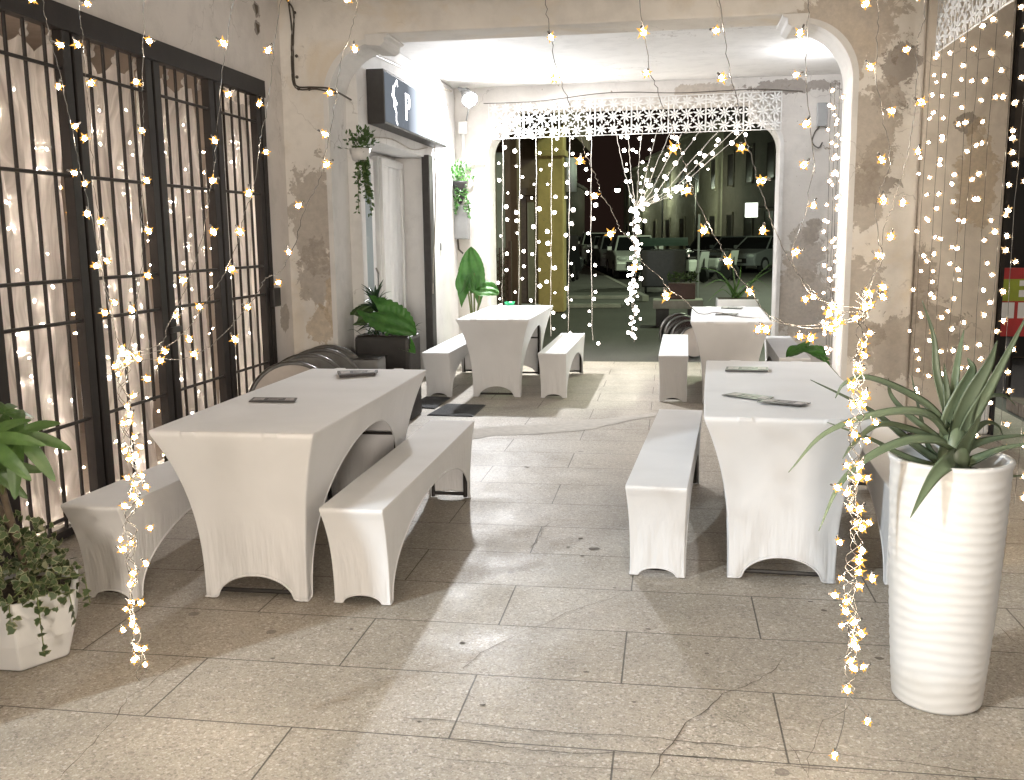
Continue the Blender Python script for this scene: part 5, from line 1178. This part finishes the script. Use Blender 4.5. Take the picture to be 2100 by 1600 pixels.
m = MB(); m.box((-0.2, 0.0, 0.35), (0.2, 0.85, 0.75), 0.08); m.prism([(-0.24, -0.42, 0.3), (0.24, -0.42, 0.3), (0.16, -0.62, 1.05), (-0.16, -0.62, 1.05)], (0, -0.07, 0.02)); m.build('body', PD, t)
m = MB(); m.tube([(-0.33, -0.5, 1.08), (0.33, -0.5, 1.08)], 0.02, 6); m.box((-0.15, -0.6, 1.05), (0.15, -0.56, 1.4)); m.build('handlebar', M_BLACK, t)
# waste container
p0, p1 = at(1312, 602, 2, 0), at(1408, 602, 2, 0)
t = thing('waste_container', 'dark wheeled waste container with a greenish lid in the street', 'waste container', ((p0.x+p1.x)/2, p0.y, 0))
hw = (p1.x-p0.x)/2
m = MB(); m.prism([(-hw*0.92, 0, 0.16), (hw*0.92, 0, 0.16), (hw, 0, 1.12), (-hw, 0, 1.12)], (0, 1.0, 0)); m.build('bin', M_BLACK, t, bevel=0.03)
m = MB(); G = [[Vector((x*hw*1.03, -0.04+1.1*k/8, 1.12+0.30*math.sin(math.pi*(0.1+0.8*k/8)))) for x in (-1, 1)] for k in range(9)]; m.grid(G); m.face([g_[0] for g_ in G]); m.face([g_[1] for g_ in G][::-1]); m.build('lid', simple('green_plastic', (0.04, 0.07, 0.05), 0.5), t)
for s in (-1, 1):
    m = MB(); m.lathe([(0, -0.03), (0.09, -0.03), (0.09, 0.03), (0, 0.03)], (s*hw*0.75, 0.1, 0.09), 12, Matrix.Rotation(R_(90), 4, 'Y')); m.build('caster', M_TYRE, t)
    m = MB(); m.tube([(s*(hw+0.05), 0.4, 0.95), (s*(hw+0.05), 0.7, 0.95)], 0.03, 8); m.build('lift_pin', M_STEEL, t)
# stone bench and planters beyond the arch
p = at(1380, 660, 2, 0)
t = thing('stone_bench', 'pale stone slab bench on dark blocks beyond the far arch', 'bench', (p.x+0.05, p.y-0.8, 0))
m = MB(); m.box((-0.38, -0.25, 0.30), (0.42, 0.30, 0.44), 0.01); m.build('slab', M_KERB, t); m = MB(); m.box((-0.33, -0.2, 0), (-0.12, 0.25, 0.298)); m.build('block', M_BLACK, t); m = MB(); m.box((0.18, -0.2, 0), (0.38, 0.25, 0.298)); m.build('block', M_BLACK, t)
t2 = thing('flower_pot', 'dark square pot with scrappy plant on the stone bench', 'potted plant', (p.x+0.13, p.y-0.72, 0.442))
m = MB(); m.box((-0.22, -0.16, 0), (0.22, 0.16, 0.26), 0.015); m.build('pot', simple('oxblood_pot', (0.06, 0.025, 0.018), 0.6), t2)
m = MB(); rr = random.Random(8)
for k in range(120):
    a = Vector((rr.uniform(-0.22, 0.22), rr.uniform(-0.15, 0.15), 0.26+rr.uniform(0, 0.16))); d = Vector((rr.uniform(-1, 1), rr.uniform(-1, 1), rr.uniform(-.3, 1))).normalized(); s = d.cross(Vector((0.3, 1, 0.2))).normalized(); m.face([a, a+d*.03+s*.016, a+d*.07, a+d*.03-s*.016])
m.build('foliage', M_IVY, t2)
WC = at(1508, 640, 1, 12.6); WC.z = 0
t = thing('potted_palm', 'long-leaved spiky plant in a white square pot behind the far right table', 'potted plant', WC)
zt = at(1508, 612, 1, 12.6).z; m = MB(); m.prism([(-0.20, -0.2, 0.0), (0.20, -0.2, 0.0), (0.20, 0.2, 0), (-0.20, 0.2, 0)], (0, 0, 0.02)); m.box((-0.24, -0.22, 0.02), (0.27, 0.22, zt), 0.015); m.build('pot', M_WPOT, t)
m = MB(); m.box((-0.225, -0.205, zt), (0.255, 0.205, zt+0.004)); m.build('soil', M_SOIL, t)
for (u, v, mu, mv) in ((1430, 550, 1475, 560), (1440, 590, 1480, 575), (1600, 530, 1560, 560), (1592, 548, 1555, 570), (1585, 535, 1540, 580), (1500, 530, 1505, 570), (1520, 545, 1515, 580), (1470, 600, 1490, 585), (1560, 600, 1530, 585), (1450, 620, 1480, 595), (1535, 590, 1520, 590), (1480, 560, 1495, 585), (1580, 590, 1545, 575), (1460, 575, 1490, 580)):
    b = Vector((rr.uniform(-.05, .05), rr.uniform(-.05, .05), zt)); dy = rr.uniform(-0.3, 0.3)
    m = MB(); leaf_flat(m, [b, at(mu, mv, 1, 12.6+dy*0.5)-WC, at(u, v, 1, 12.6+dy)-WC], lambda f: 0.016*(1-f**2)+0.001, Vector((0.1, -0.4, 1)), 0.4, 1); m.build('leaf', M_LEAF, t)

# ------------------------------------------------------------------ street on the right
p = at(2050, 690, 1, 9.0)
t = thing('shop_board', 'red and green shop board with white lettering across the right street', 'sign', (p.x, 9.0, 0))
z0, z1 = p.z, at(2050, 550, 1, 9.0).z
M_RED = simple('sign_red', (0.42, 0.02, 0.02), 0.5); M_SGRN = simple('sign_green', (0.30, 0.36, 0.03), 0.5)
m = MB(); m.box((0, 0, z0), (2.2, 0.05, z1), 0.004); m.build('board', M_RED, t)
hh = z1-z0; m = MB(); m.box((-0.0, -0.008, z0+hh*0.52), (2.2, -0.002, z0+hh*0.84)); m.build('green_band', M_SGRN, t)
m = MB()
for (a, b, c, d) in ((0.0, 0.10, 0.27, 0.50), (0.13, 0.5, 0.27, 0.50), (0.13, 0.34, 0.58, 0.68), (0.13, 0.34, 0.74, 0.82), (0.55, 0.66, 0.3, 0.8), (0.72, 0.83, 0.3, 0.8), (0.9, 1.2, 0.3, 0.5)):
    m.box((a, -0.014, z0+hh*c), (b, -0.0095, z0+hh*d))
m.build('lettering', M_WHITEP, t)
m = MB(); m.tube([(0.1, 0.03, 0), (0.1, 0.03, z0)], 0.03, 8); m.tube([(2.0, 0.03, 0), (2.0, 0.03, z0)], 0.03, 8); m.build('leg', M_BLACK, t)
t = thing('dark_house', 'dark house front across the right street', 'house', (3.5, 12, 0))
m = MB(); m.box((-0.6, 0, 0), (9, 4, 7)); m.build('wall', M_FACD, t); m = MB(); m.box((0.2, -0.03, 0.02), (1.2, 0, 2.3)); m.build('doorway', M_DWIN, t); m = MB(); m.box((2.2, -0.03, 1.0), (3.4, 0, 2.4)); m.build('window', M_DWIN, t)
t = thing('wooden_deck', 'worn wooden decking beyond the right street opening', 'deck', (3.6, 6.6, 0))
m = MB(); [m.box((-0.8, -1.6+0.145*i, 0.0), (2.5, -1.6+0.145*i+0.135, 0.10)) for i in range(24)]; m.build('plank', simple('grey_wood', (0.14, 0.11, 0.085), 0.8, 0, 0.3, 10, 0.2), t); m = MB(); m.box((-0.78, -1.7, 0), (2.5, -1.61, 0.09)); m.build('edge_beam', M_WOOD, t)
